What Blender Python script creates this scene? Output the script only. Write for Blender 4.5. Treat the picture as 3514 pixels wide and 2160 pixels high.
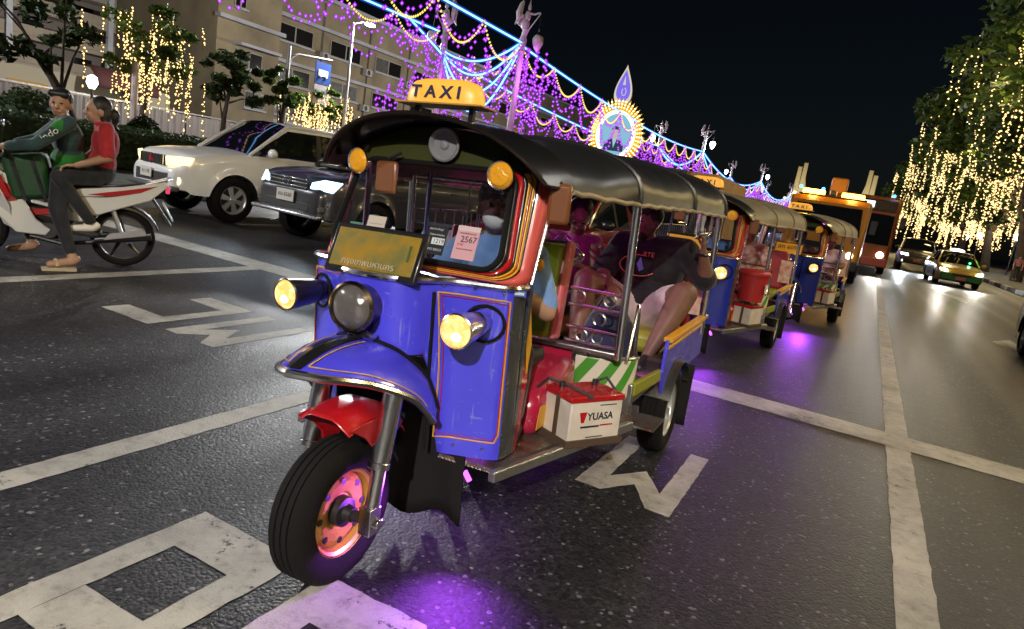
import bpy, bmesh, math, random
import numpy as np
from mathutils import Vector, Matrix
R=math.radians
scene=bpy.context.scene
for o in list(bpy.data.objects): bpy.data.objects.remove(o)
# ---------------------------------------------------------------- camera
cam_d=bpy.data.cameras.new('camera'); cam=bpy.data.objects.new('camera',cam_d); scene.collection.objects.link(cam)
cam_d.sensor_width=36; cam_d.lens=23.41; cam_d.clip_start=.05; cam_d.clip_end=1500
PITCH,YAW,ROLL=R(11.156),R(26.94),R(9.0)
_F=Vector((-math.sin(YAW)*math.cos(PITCH),math.cos(YAW)*math.cos(PITCH),-math.sin(PITCH)))
_R=Vector((math.cos(YAW),math.sin(YAW),0)); _D=_F.cross(_R)
_X=_R*math.cos(ROLL)-_D*math.sin(ROLL); _Y=-(_R*math.sin(ROLL)+_D*math.cos(ROLL)); _Z=-_F
m=Matrix((_X,_Y,_Z)).transposed().to_4x4(); m.translation=Vector((0,0,1.45)); cam.matrix_world=m
scene.camera=cam
# ---------------------------------------------------------------- night sky, moonlight, exposure
SUN_EL,SUN_ROT=R(25),R(200)
w=bpy.data.worlds.new('World'); scene.world=w; w.use_nodes=True
nt=w.node_tree; bg=nt.nodes['Background']; sky=nt.nodes.new('ShaderNodeTexSky'); sky.sky_type='NISHITA'; sky.sun_disc=False
sky.sun_elevation=SUN_EL; sky.sun_rotation=SUN_ROT; sky.air_density=1.0; sky.dust_density=1.2; sky.ozone_density=2.5
nt.links.new(sky.outputs[0],bg.inputs[0]); bg.inputs[1].default_value=0.0010
sun_d=bpy.data.lights.new('moon','SUN'); sun_d.energy=.02; sun_d.angle=R(.5); sun_d.color=(.8,.87,1)
sun=bpy.data.objects.new('moon',sun_d); scene.collection.objects.link(sun)
sd=Vector((math.sin(SUN_ROT)*math.cos(SUN_EL),math.cos(SUN_ROT)*math.cos(SUN_EL),math.sin(SUN_EL)))
sun.rotation_euler=sd.to_track_quat('Z','Y').to_euler()
vs=scene.view_settings; vs.view_transform='Standard'; vs.look='None'; vs.exposure=0.0; vs.gamma=1; vs.use_curve_mapping=False
cy=scene.cycles; cy.use_denoising=True; cy.max_bounces=8; cy.transparent_max_bounces=16; cy.sample_clamp_indirect=3.0; cy.sample_clamp_direct=0; cy.caustics_reflective=False; cy.caustics_refractive=False
cy.use_light_tree=True
try: cy.denoiser='OPENIMAGEDENOISE'
except Exception: pass
C=scene.collection
# ---------------------------------------------------------------- materials
_mats={}
def M(name,col=(.5,.5,.5),rough=.5,metal=0,coat=0,var=0,vs=6,bump=0,bs=60,emit=None,es=0,trans=0,spec=.5,dirt=None,dirtamt=.4,ds=3,sheen=0,alpha=1):
    if name in _mats: return _mats[name]
    m=bpy.data.materials.new(name); m.use_nodes=True; n=m.node_tree; b=n.nodes['Principled BSDF']; L=n.links.new
    b.inputs['Base Color'].default_value=(*col,1); b.inputs['Roughness'].default_value=rough; b.inputs['Metallic'].default_value=metal
    b.inputs['Coat Weight'].default_value=coat; b.inputs['Coat Roughness'].default_value=.06; b.inputs['Specular IOR Level'].default_value=spec
    b.inputs['Transmission Weight'].default_value=trans; b.inputs['Alpha'].default_value=alpha
    if sheen: b.inputs['Sheen Weight'].default_value=sheen
    if emit: b.inputs['Emission Color'].default_value=(*emit,1); b.inputs['Emission Strength'].default_value=es
    tc=n.nodes.new('ShaderNodeTexCoord')
    if var or dirt:
        nz=n.nodes.new('ShaderNodeTexNoise'); nz.inputs['Scale'].default_value=vs if not dirt else ds; nz.inputs['Detail'].default_value=6; L(tc.outputs['Object'],nz.inputs['Vector'])
        rp=n.nodes.new('ShaderNodeValToRGB'); rp.color_ramp.elements[0].position=.35; rp.color_ramp.elements[1].position=.7; L(nz.outputs['Fac'],rp.inputs['Fac'])
        mx=n.nodes.new('ShaderNodeMix'); mx.data_type='RGBA'
        c2=dirt if dirt else tuple(c*(1-var) for c in col)
        mx.inputs[6].default_value=(*col,1); mx.inputs[7].default_value=(*c2,1)
        mm=n.nodes.new('ShaderNodeMath'); mm.operation='MULTIPLY'; mm.inputs[1].default_value=dirtamt if dirt else 1; L(rp.outputs['Color'],mm.inputs[0]); L(mm.outputs[0],mx.inputs[0]); L(mx.outputs[2],b.inputs['Base Color'])
        mr=n.nodes.new('ShaderNodeMath'); mr.operation='MULTIPLY_ADD'; mr.inputs[1].default_value=.18; mr.inputs[2].default_value=max(0,rough-.05); L(rp.outputs['Color'],mr.inputs[0]); L(mr.outputs[0],b.inputs['Roughness'])
    if bump:
        nb=n.nodes.new('ShaderNodeTexNoise'); nb.inputs['Scale'].default_value=bs; nb.inputs['Detail'].default_value=4; L(tc.outputs['Object'],nb.inputs['Vector'])
        bp=n.nodes.new('ShaderNodeBump'); bp.inputs['Strength'].default_value=bump; bp.inputs['Distance'].default_value=.01; L(nb.outputs['Fac'],bp.inputs['Height']); L(bp.outputs[0],b.inputs['Normal'])
    _mats[name]=m; return m
def ME(name,col,s,mis=None):
    if name in _mats: return _mats[name]
    m=bpy.data.materials.new(name); m.use_nodes=True; n=m.node_tree; n.nodes.clear()
    e=n.nodes.new('ShaderNodeEmission'); e.inputs[0].default_value=(*col,1); e.inputs[1].default_value=s
    o=n.nodes.new('ShaderNodeOutputMaterial'); n.links.new(e.outputs[0],o.inputs[0])
    if mis: m.cycles.emission_sampling=mis
    _mats[name]=m; return m
def glass(name,tint=(.8,.85,.9),refl=.12,rough=.02):
    if name in _mats: return _mats[name]
    m=bpy.data.materials.new(name); m.use_nodes=True; n=m.node_tree; n.nodes.clear(); L=n.links.new
    t=n.nodes.new('ShaderNodeBsdfTransparent'); t.inputs[0].default_value=(*tint,1)
    g=n.nodes.new('ShaderNodeBsdfGlossy'); g.inputs['Roughness'].default_value=rough
    f=n.nodes.new('ShaderNodeFresnel'); f.inputs[0].default_value=1.5
    a=n.nodes.new('ShaderNodeMath'); a.operation='ADD'; a.inputs[1].default_value=refl; L(f.outputs[0],a.inputs[0])
    x=n.nodes.new('ShaderNodeMixShader'); L(a.outputs[0],x.inputs[0]); L(t.outputs[0],x.inputs[1]); L(g.outputs[0],x.inputs[2])
    o=n.nodes.new('ShaderNodeOutputMaterial'); L(x.outputs[0],o.inputs[0]); _mats[name]=m; return m
# ---------------------------------------------------------------- mesh builder
class MB:
    def __init__(s): s.v=[]; s.f=[]; s.m=[]
    def add(s,v,f,m=0):
        k=len(s.v); s.v+=[tuple(map(float,p)) for p in v]; s.f+=[tuple(i+k for i in q) for q in f]
        s.m+=[m]*len(f) if isinstance(m,int) else list(m); return s
    def box(s,c,d,m=0,rot=None):
        hx,hy,hz=d[0]/2,d[1]/2,d[2]/2
        v=[Vector((x,y,z)) for z in(-hz,hz) for y in(-hy,hy) for x in(-hx,hx)]
        if rot is not None:
            if isinstance(rot,(int,float)): rot=Matrix.Rotation(rot,3,'Z')
            v=[rot@p for p in v]
        cv=Vector(c)
        return s.add([p+cv for p in v],[(0,2,3,1),(4,5,7,6),(0,1,5,4),(2,6,7,3),(0,4,6,2),(1,3,7,5)],m)
    def tube(s,pts,r,n=8,m=0,caps=True,closed=False):
        P=[Vector(p) for p in pts]; K=len(P); rr=r if isinstance(r,(list,tuple)) else [r]*K
        v=[];f=[]; up=None
        for i,p in enumerate(P):
            if closed: t=P[(i+1)%K]-P[i-1]
            else: t=P[min(i+1,K-1)]-P[max(i-1,0)]
            if t.length<1e-9: t=Vector((0,0,1))
            t.normalize()
            if up is None:
                a=Vector((0,0,1)) if abs(t.z)<.9 else Vector((1,0,0)); up=t.cross(a).normalized()
            else:
                up=(up-t*up.dot(t)); up=up.normalized() if up.length>1e-6 else t.orthogonal().normalized()
            b=t.cross(up)
            for k in range(n):
                a=2*math.pi*k/n; v.append(p+(up*math.cos(a)+b*math.sin(a))*rr[i])
        for i in range(K if closed else K-1):
            j=(i+1)%K
            for k in range(n):
                k2=(k+1)%n; f.append((i*n+k,i*n+k2,j*n+k2,j*n+k))
        if caps and not closed: f.append(tuple(range(n-1,-1,-1))); f.append(tuple((K-1)*n+k for k in range(n)))
        return s.add(v,f,m)
    def lathe(s,prof,c=(0,0,0),axis=(0,0,1),n=20,m=0,a0=0,a1=2*math.pi,up=None):
        ax=Vector(axis).normalized(); u=(Vector(up) if up else ax.orthogonal()); u=(u-ax*u.dot(ax)).normalized(); w=ax.cross(u); c=Vector(c)
        full=abs(a1-a0-2*math.pi)<1e-6; nn=n if full else n+1
        v=[];f=[];mm=[]
        for (r,h,*_) in prof:
            for k in range(nn):
                a=a0+(a1-a0)*k/n; v.append(c+ax*h+(u*math.cos(a)+w*math.sin(a))*r)
        for i in range(len(prof)-1):
            mi=prof[i][2] if len(prof[i])>2 else m
            for k in range(n):
                k2=(k+1)%nn; f.append((i*nn+k,i*nn+k2,(i+1)*nn+k2,(i+1)*nn+k)); mm.append(mi)
        return s.add(v,f,mm)
    def prism(s,poly,vec,m=0,side=None):
        P=[Vector(p) for p in poly]; vec=Vector(vec); n=len(P)
        v=P+[p+vec for p in P]
        f=[tuple(range(n-1,-1,-1)),tuple(range(n,2*n))]+[(i,(i+1)%n,(i+1)%n+n,i+n) for i in range(n)]
        return s.add(v,f,[m,m]+[m if side is None else side]*n)
    def grid(s,fn,nu,nv,m=0,us=None,vs=None,thick=None):
        us=us if us is not None else [i/nu for i in range(nu+1)]; vs=vs if vs is not None else [j/nv for j in range(nv+1)]
        nu=len(us)-1; nv=len(vs)-1
        v=[Vector(fn(a,b)) for a in us for b in vs]
        f=[(i*(nv+1)+j,(i+1)*(nv+1)+j,(i+1)*(nv+1)+j+1,i*(nv+1)+j+1) for i in range(nu) for j in range(nv)]
        mm=[m((us[i]+us[i+1])/2,(vs[j]+vs[j+1])/2) for i in range(nu) for j in range(nv)] if callable(m) else m
        if thick is not None:
            t=Vector(thick); k=len(v); v2=[p+t for p in v]
            rim=[i*(nv+1) for i in range(nu+1)]+[nu*(nv+1)+j for j in range(1,nv+1)]+[i*(nv+1)+nv for i in range(nu-1,-1,-1)]+[j for j in range(nv-1,0,-1)]
            f2=[tuple(k+i for i in reversed(q)) for q in f]; f3=[(rim[i],rim[(i+1)%len(rim)],rim[(i+1)%len(rim)]+k,rim[i]+k) for i in range(len(rim))]
            m1=mm if isinstance(mm,list) else [mm]*len(f)
            return s.add(v+v2,f+f2+f3,m1+m1+[m1[0]]*len(f3))
        return s.add(v,f,mm)
    def ell(s,c,r,m=0,nu=12,nv=8,rot=None):
        c=Vector(c); v=[];f=[]
        for j in range(nv+1):
            t=math.pi*j/nv
            for i in range(nu):
                p=2*math.pi*i/nu; q=Vector((r[0]*math.sin(t)*math.cos(p),r[1]*math.sin(t)*math.sin(p),r[2]*math.cos(t)))
                if rot is not None: q=rot@q
                v.append(c+q)
        for j in range(nv):
            for i in range(nu):
                i2=(i+1)%nu; f.append((j*nu+i,(j+1)*nu+i,(j+1)*nu+i2,j*nu+i2))
        return s.add(v,f,m)
    def mesh(s,name,mats,sharp=35):
        me=bpy.data.meshes.new(name); me.from_pydata(s.v,[],s.f)
        if not isinstance(mats,(list,tuple)): mats=[mats]
        for q in mats: me.materials.append(q)
        me.polygons.foreach_set('material_index',s.m)
        me.polygons.foreach_set('use_smooth',[True]*len(s.f))
        if sharp<180: me.set_sharp_from_angle(angle=R(sharp))
        me.validate(); me.update(); return me
    def build(s,name,mats,parent=None,bev=0,sharp=35,loc=None,rot=None,weld=False,sub=0,solid=0):
        o=bpy.data.objects.new(name,s.mesh(name,mats,sharp)); C.objects.link(o)
        if parent: o.parent=parent
        if loc is not None: o.location=loc
        if rot is not None: o.rotation_euler=rot
        if weld:
            q=o.modifiers.new('w','WELD'); q.merge_threshold=.0005
        if solid:
            q=o.modifiers.new('s','SOLIDIFY'); q.thickness=solid; q.offset=0
        if bev:
            q=o.modifiers.new('b','BEVEL'); q.width=bev; q.segments=2; q.limit_method='ANGLE'; q.angle_limit=R(40)
        if sub:
            q=o.modifiers.new('u','SUBSURF'); q.levels=sub; q.render_levels=sub
        return o
def tag(o,label=None,cat=None,group=None,kind=None):
    if label: o['label']=label
    if cat: o['category']=cat
    if group: o['group']=group
    if kind: o['kind']=kind
    return o
def empty(name,loc=(0,0,0),rz=0,label=None,cat=None,group=None,parent=None):
    o=bpy.data.objects.new(name,None); C.objects.link(o); o.location=loc; o.rotation_euler=(0,0,rz); o.empty_display_size=.2
    if parent: o.parent=parent
    return tag(o,label,cat,group)
def copy_tree(o,parent=None):
    c=o.copy(); C.objects.link(c); c.parent=parent
    for ch in list(o.children): copy_tree(ch,c)
    return c
def light(name,kind,loc,energy,col=(1,1,1),parent=None,target=None,size=.1,spot=None,blend=.4,sx=None,sy=None):
    d=bpy.data.lights.new(name,kind); d.energy=energy; d.color=col
    if kind=='AREA':
        d.shape='RECTANGLE'; d.size=sx or size; d.size_y=sy or size
    else: d.shadow_soft_size=size
    if kind=='SPOT': d.spot_size=R(spot); d.spot_blend=blend
    o=bpy.data.objects.new(name,d); C.objects.link(o); o.location=loc
    if parent: o.parent=parent
    if target is not None: o.rotation_euler=(Vector(loc)-Vector(target)).to_track_quat('Z','Y').to_euler()
    return o
def text(s,size,m,name='lettering',parent=None,mat=None,ext=.001,align='CENTER',bold=0,sx=1):
    cu=bpy.data.curves.new('t','FONT'); cu.body=s; cu.size=size; cu.extrude=ext; cu.align_x=align; cu.align_y='CENTER'; cu.offset=bold; cu.resolution_u=3
    o=bpy.data.objects.new('t',cu); C.objects.link(o); dg=bpy.context.evaluated_depsgraph_get()
    me=bpy.data.meshes.new_from_object(o.evaluated_get(dg)); bpy.data.objects.remove(o)
    me.materials.clear(); me.materials.append(m)
    if sx!=1:
        for v in me.vertices: v.co.x*=sx
    q=bpy.data.objects.new(name,me); C.objects.link(q)
    if parent: q.parent=parent
    if mat is not None: q.matrix_local=mat
    return q
def frame(o,x,y):  # matrix with given origin, x axis, y axis (z = normal)
    x=Vector(x).normalized(); y=Vector(y); z=x.cross(y).normalized(); y=z.cross(x)
    m=Matrix((x,y,z)).transposed().to_4x4(); m.translation=Vector(o); return m
def lerp(a,b,t): return a+(b-a)*t
def arc(c,r,a0,a1,n,plane='xz'):
    o=[]
    for i in range(n+1):
        a=a0+(a1-a0)*i/n; x,y=r*math.cos(a),r*math.sin(a)
        o.append((c[0]+x,c[1],c[2]+y) if plane=='xz' else (c[0],c[1]+x,c[2]+y) if plane=='yz' else (c[0]+x,c[1]+y,c[2]))
    return o
def sag(a,b,d,n=16):
    a=Vector(a);b=Vector(b); return [a.lerp(b,i/n)-Vector((0,0,d*4*(i/n)*(1-i/n))) for i in range(n+1)]
rng=random.Random(7)
# common materials
CHROME=M('chrome',(.8,.8,.82),.2,1); STEEL=M('brushed_steel',(.55,.55,.56),.3,1,var=.3,vs=20); BLACKP=M('black_paint',(.012,.012,.013),.3,coat=.4)
RUBBER=M('rubber',(.0075,.0065,.006),.85,bump=.3,bs=90,spec=.2); BLACKPL=M('black_plastic',(.02,.02,.02),.5); WHITEP=M('white_paint',(.72,.72,.7),.4,var=.12)
DARKM=M('dark_metal',(.05,.05,.055),.45,.7); GOLD=M('gold_trim',(.7,.42,.06),.35,.3)
SKIN=M('skin_tan',(.42,.24,.15),.5,var=.15,vs=14); SKIND=M('skin_brown',(.19,.095,.06),.5,var=.15,vs=14); HAIR=M('hair_black',(.012,.01,.01),.5)
EYE=M('eye_dark',(.02,.015,.012),.2); LIP=M('lip',(.3,.1,.09),.45)
# ================================================================ ground
def asphalt():
    m=bpy.data.materials.new('asphalt'); m.use_nodes=True; n=m.node_tree; b=n.nodes['Principled BSDF']; L=n.links.new; N=n.nodes.new
    tc=N('ShaderNodeTexCoord'); P=tc.outputs['Object']
    def noise(sc,det=3,vec=P,ro=.5):
        q=N('ShaderNodeTexNoise'); q.inputs['Scale'].default_value=sc; q.inputs['Detail'].default_value=det; q.inputs['Roughness'].default_value=ro; L(vec,q.inputs['Vector']); return q.outputs['Fac']
    def ramp(f,p0,c0,p1,c1):
        r=N('ShaderNodeValToRGB'); e=r.color_ramp.elements; e[0].position=p0; e[0].color=(*c0,1); e[1].position=p1; e[1].color=(*c1,1); L(f,r.inputs[0]); return r.outputs[0]
    def mul(x,y,fac=1):
        k=N('ShaderNodeMix'); k.data_type='RGBA'; k.blend_type='MULTIPLY'; k.inputs[0].default_value=fac; L(x,k.inputs[6]); L(y,k.inputs[7]); return k.outputs[2]
    def mp(sc):
        q=N('ShaderNodeMapping'); q.inputs['Scale'].default_value=sc; L(P,q.inputs['Vector']); return q.outputs[0]
    vor=N('ShaderNodeTexVoronoi'); vor.inputs['Scale'].default_value=75; L(P,vor.inputs['Vector'])
    sep=N('ShaderNodeSeparateColor'); L(vor.outputs['Color'],sep.inputs[0])
    base=ramp(noise(.3,6,ro=.65),.32,(.0105,.0108,.0128),.68,(.026,.026,.028))
    stones=ramp(sep.outputs[0],.0,(.28,.28,.3),.97,(1.95,1.92,1.85)); col=mul(base,stones)
    pale=ramp(sep.outputs[1],.955,(1,1,1),.975,(6.5,6.4,6.2)); col=mul(col,pale)
    tracks=ramp(noise(1.0,2,mp((1.15,.03,1))),.40,(.62,.62,.63),.60,(1.18,1.17,1.15)); col=mul(col,tracks)
    oil=ramp(noise(.9,5,mp((1,.55,1)),.6),.30,(.45,.45,.47),.40,(1,1,1)); col=mul(col,oil)
    L(col,b.inputs['Base Color'])
    # hairline cracks
    cr=N('ShaderNodeTexVoronoi'); cr.feature='DISTANCE_TO_EDGE'; cr.inputs['Scale'].default_value=.55; L(P,cr.inputs['Vector'])
    rr=N('ShaderNodeMapRange'); rr.inputs[1].default_value=.35; rr.inputs[2].default_value=.65; rr.inputs[3].default_value=.34; rr.inputs[4].default_value=.56; L(noise(1.0,2,mp((1.15,.03,1))),rr.inputs[0]); L(rr.outputs[0],b.inputs['Roughness'])
    ad=N('ShaderNodeMath'); ad.operation='MULTIPLY_ADD'; ad.inputs[1].default_value=-1.4; L(vor.outputs['Distance'],ad.inputs[0]); L(noise(240,2),ad.inputs[2])
    b1=N('ShaderNodeBump'); b1.inputs['Strength'].default_value=.32; b1.inputs['Distance'].default_value=.005; L(ad.outputs[0],b1.inputs['Height'])
    b2=N('ShaderNodeBump'); b2.inputs['Strength'].default_value=.10; b2.inputs['Distance'].default_value=.03; L(noise(5,3),b2.inputs['Height']); L(b1.outputs[0],b2.inputs['Normal']); L(b2.outputs[0],b.inputs['Normal'])
    b.inputs['Specular IOR Level'].default_value=.46
    return m
ASPH=asphalt()
def worn(name,col):
    m=bpy.data.materials.new(name); m.use_nodes=True; n=m.node_tree; b=n.nodes['Principled BSDF']; L=n.links.new; N=n.nodes.new
    tc=N('ShaderNodeTexCoord'); P=tc.outputs['Object']
    def noise(sc,det=3,ro=.6):
        q=N('ShaderNodeTexNoise'); q.inputs['Scale'].default_value=sc; q.inputs['Detail'].default_value=det; q.inputs['Roughness'].default_value=ro; L(P,q.inputs['Vector']); return q.outputs['Fac']
    def ramp(f,p0,c0,p1,c1):
        r=N('ShaderNodeValToRGB'); e=r.color_ramp.elements; e[0].position=p0; e[0].color=(*c0,1); e[1].position=p1; e[1].color=(*c1,1); L(f,r.inputs[0]); return r.outputs[0]
    big=ramp(noise(1.6,6,.7),.34,tuple(c*.5 for c in col),.60,col)
    mid=ramp(noise(14,6,.75),.30,(.62,.60,.57),.5,(1,1,1))
    k=N('ShaderNodeMix'); k.data_type='RGBA'; k.blend_type='MULTIPLY'; k.inputs[0].default_value=1; L(big,k.inputs[6]); L(mid,k.inputs[7])
    # patches worn down to the asphalt
    ad=N('ShaderNodeMath'); ad.operation='MULTIPLY_ADD'; ad.inputs[1].default_value=.55; L(noise(60,5,.7),ad.inputs[0]); L(noise(3.5,4,.7),ad.inputs[2])
    wr=ramp(ad.outputs[0],.585,(1,1,1),.62,(0,0,0))
    x=N('ShaderNodeMix'); x.data_type='RGBA'; L(wr,x.inputs[0]); L(k.outputs[2],x.inputs[6]); x.inputs[7].default_value=(.055,.053,.05,1); L(x.outputs[2],b.inputs['Base Color'])
    b.inputs['Roughness'].default_value=.55
    bp=N('ShaderNodeBump'); bp.inputs['Strength'].default_value=.45; bp.inputs['Distance'].default_value=.005; L(noise(110,3),bp.inputs['Height']); L(bp.outputs[0],b.inputs['Normal'])
    return m
PAINT=worn('road_paint',(.50,.475,.42))
tag(MB().add([(-260,-60,0),(260,-60,0),(260,600,0),(-260,600,0)],[(0,1,2,3)]).build('road',ASPH),kind='structure')
def mark(name,poly,z=.002):
    q=[]
    for (x0,y0),(x1,y1) in zip(poly,poly[1:]+poly[:1]):
        d=math.hypot(x1-x0,y1-y0); k=max(1,min(40,int(d/.05))) if d<1.3 else 1
        for i in range(k): q.append((lerp(x0,x1,i/k)+(rng.gauss(0,.002) if k>1 and i else 0),lerp(y0,y1,i/k)+(rng.gauss(0,.002) if k>1 and i else 0)))
    poly=q
    b=MB(); n=len(poly); b.add([(x,y,z) for x,y in poly],[tuple(range(n))])
    o=b.build(name,PAINT); bm=bmesh.new(); bm.from_mesh(o.data); bmesh.ops.triangulate(bm,faces=bm.faces[:])
    for f in bm.faces:
        if f.normal.z<0: f.normal_flip()
    bm.to_mesh(o.data); bm.free(); tag(o,kind='structure'); return o
def jag(x0,x1,y0,y1,step=.07,j=.004):
    n=max(2,int((y1-y0)/step)); L_=[(x0+rng.uniform(-j,j),y0+(y1-y0)*i/n) for i in range(n+1)]; R_=[(x1+rng.uniform(-j,j),y0+(y1-y0)*i/n) for i in range(n,-1,-1)]
    return R_[::-1]+L_[::-1]
mark('lane_line',jag(.42,.58,-6,40)); mark('lane_line',jag(.42,.58,40,300,6))
mark('lane_line',jag(-2.83,-2.68,-6,5.47)); mark('lane_line',jag(-6.33,-6.13,-6,5.47)); mark('lane_line',jag(-9.72,-9.5,-6,5.47))
mark('lane_line',jag(-2.83,-2.7,8,60)); mark('lane_line',jag(-6.3,-6.15,8,60,1)); mark('lane_line',jag(-9.7,-9.52,8,60,1))
mark('stop_line',[(x,y) for y,x in jag(5.46,5.84,-12.9,4.6,.07)],.004)
for k,poly in enumerate([
 [(-5.14,3.05),(-4.56,3.05),(-4.56,4.02),(-5.12,4.02),(-5.12,3.81),(-4.69,3.80),(-4.69,3.27),(-5.13,3.27)],
 [(-4.38,3.07),(-4.37,4.01),(-4.25,4.0),(-4.25,3.31),(-4.12,3.52),(-3.98,3.28),(-3.96,4.0),(-3.84,4.0),(-3.84,3.07),(-3.97,3.06),(-4.11,3.25),(-4.24,3.07)],
 [(-1.06,3.98),(-.95,3.98),(-.94,3.29),(-.8,3.51),(-.66,3.28),(-.67,4.0),(-.56,4.0),(-.55,3.06),(-.67,3.06),(-.8,3.29),(-.92,3.09),(-1.06,3.09)],
 [(-2.04,1.65),(-2.04,.55),(-1.92,.55),(-1.92,1.12),(-1.64,1.13),(-1.65,1.435),(-1.92,1.43),(-1.92,1.651),(-1.60,1.66),(-1.53,1.58),(-1.53,.98),(-1.60,.90),(-1.80,.90),(-1.80,.55)],
 [(-1.40,1.66),(-1.40,.55),(-1.27,.55),(-1.27,1.44),(-1.05,1.44),(-1.05,.55),(-.92,.55),(-.92,1.6),(-.98,1.67)],
 [(2.35,27.2),(2.5,28.1),(3.17,25.85),(2.85,23.8)],[(2.25,14.4),(2.65,15.3),(2.75,13.0),(2.5,11.5),(2.5,13.2)]]):
    if k==3:
        mark('road_letter',[(-2.04,.55),(-1.92,.55),(-1.92,1.43),(-1.65,1.435),(-1.64,1.13),(-1.919,1.12),(-1.919,.93),(-1.62,.93),(-1.53,1.03),(-1.53,1.56),(-1.60,1.65),(-2.04,1.65)])
    else: mark('road_letter' if k<5 else 'road_arrow',poly)
# kerbs, median, pavements
CONC=M('concrete',(.32,.31,.29),.8,var=.35,vs=3,bump=.3,bs=30); KW=M('kerb_white',(.62,.62,.6),.6,dirt=(.12,.11,.1),ds=4); KB=M('kerb_black',(.03,.03,.03),.6,var=.3)
SOIL=M('soil_turf',(.035,.05,.018),.9,var=.5,vs=2,bump=.5,bs=20)
PAVE=M('pavers',(.2,.19,.18),.75,var=.4,vs=2,bump=.2,bs=30)
tag(MB().box((-17.4,120,.06),(8.2,300,.12)).build('median',SOIL),kind='structure')
tag(MB().box((57,140,.07),(101,400,.14)).build('pavement',PAVE),kind='structure')
tag(MB().box((-60,140,.07),(50,400,.14)).build('pavement',PAVE),kind='structure')
kr=empty('kerb'); tag(kr,kind='structure')
wm=MB().box((0,0,0),(.28,1.96,.2)).mesh('kerb_block',KW); bmk=MB().box((0,0,0),(.28,1.96,.2)).mesh('kerb_block',KB)
def kblocks(x,y0,n):
    for i in range(n):
        o=bpy.data.objects.new('kerb_block',wm if i%2 else bmk); C.objects.link(o); o.parent=kr; o.location=(x,y0+2*i,.1)
        q=o.modifiers.new('b','BEVEL'); q.width=.03; q.segments=2
kblocks(6.35,-9,70); kblocks(-13.2,4,40)
# ================================================================ office building beyond the frontage road
WALLY=M('wall_ochre',(.30,.235,.14),.85,dirt=(.13,.10,.07),dirtamt=.8,ds=.35,bump=.15,bs=8); LEDGE=M('ledge_white',(.42,.41,.43),.7,dirt=(.2,.19,.18),ds=.6)
WFR=M('window_frame',(.30,.27,.22),.6); WGL=M('window_glass_dark',(.012,.010,.010),.12); WGB=M('window_glass_brown',(.035,.025,.02),.15,var=.5,vs=2); WGC=M('window_curtain',(.09,.08,.07),.5,var=.5,vs=3); WALLB=M('wall_brown_grey',(.17,.14,.12),.85,dirt=(.09,.075,.065),ds=.4)
BD=empty('office_building',(-45,0,.14),0,'ochre four-storey office building with paired dark windows and white ledges','building')
def wallw(T,name,x,y0,y1,z0,z1,d,m): return MB().box((x-d/2,(y0+y1)/2,(z0+z1)/2),(d,y1-y0,z1-z0)).build(name,m,T)
wallw(BD,'wall',0,39.4,170,0,13.9,12,WALLY)
wallw(BD,'stair_tower',.9,33.7,39.4,0,14.6,12,WALLY)
for z,h in((11.45,.28),(7.95,.26),(3.1,.35),(13.9,.3)): MB().box((.25,104.8,z+h/2-.14),(.6,130.8,h)).build('ledge',LEDGE,BD)
for z in(9.65,): MB().box((1.15,36.5,z),(.6,6.0,.28)).build('ledge',LEDGE,BD)
def wpair(T,y0,y1,z0,z1,x=0,can=False,seed=0):
    W=MB().box((x+.03,(y0+y1)/2,(z0+z1)/2),(.1,y1-y0,z1-z0)).build('window',WFR,T)
    n=2; g=(y1-y0)/n
    for k in range(n): MB().box((x+.055,y0+g*(k+.5),(z0+z1)/2),(.1,g-.16,z1-z0-.16)).build('pane',rng.choice([WGL,WGL,WGL,WGB,WGC]),W)
    MB().box((x+.12,(y0+y1)/2,z0-.08),(.34,y1-y0+.2,.12)).build('sill',LEDGE,W)
    if can: MB().box((x+.5,(y0+y1)/2+.3,z1+.3),(1.1,y1-y0+1.4,.2)).build('canopy',LEDGE,W)
for i in range(18):
    y=39.75+i*6.0
    for z in(9.55,6.25,3.75): wpair(BD,y,y+3.9,z,z+1.35)
wpair(BD,35.4,37.8,6.45,7.75,.9,True); wpair(BD,36.4,38.3,3.7,4.95,.9); wpair(BD,35.0,36.0,10.6,11.6,.9)
for i in range(18): # down pipes
    MB().tube([(.1,44.75+i*6,0),(.1,44.75+i*6,13.6)],.06,6).build('down_pipe',M('pipe_brown',(.12,.09,.07),.6),BD)
ACM=M('air_conditioner_white',(.42,.42,.4),.6,dirt=(.2,.18,.15),ds=3)
for y,z in((44.9,9.3),(50.6,5.9),(56.6,9.2),(38.9,5.2),(45.0,5.8),(62.5,5.9),(50.5,9.1)):
    A_=MB().box((.35,y,z),(.45,.85,.6)).build('air_conditioner',ACM,BD,bev=.03); MB().lathe([(.001,.012),(.2,.01),(.22,0)],(.58,y-.1,z),(1,0,0),14).build('fan_grille',BLACKPL,A_)
# balcony block further off
BB=empty('balcony_block',(-86,0,.14),0,'dim brown block of open balconies and pale columns at the top left','building')
wallw(BB,'wall',-3,18,66,0,30,8,WALLB)
for k in range(9):
    z=2.6+k*3.0
    MB().box((-1.5,42,z),(3.4,48,.45)).build('balcony_slab',M('slab_beige',(.27,.22,.16),.8,dirt=(.14,.11,.09),ds=.5),BB)
    MB().box((.1,42,z+.75),(.2,48,1.0)).build('balcony_parapet',M('slab_beige'),BB)
    for y in(44,49.5,57,62): MB().box((-2.96,y,z+1.55),(.1,2.2,1.3)).build('balcony_door',WGL,BB)
for y in(40,50.8,55,60,65): MB().box((.25,y,15),(.5,.6,30)).build('column',LEDGE,BB)
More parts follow.
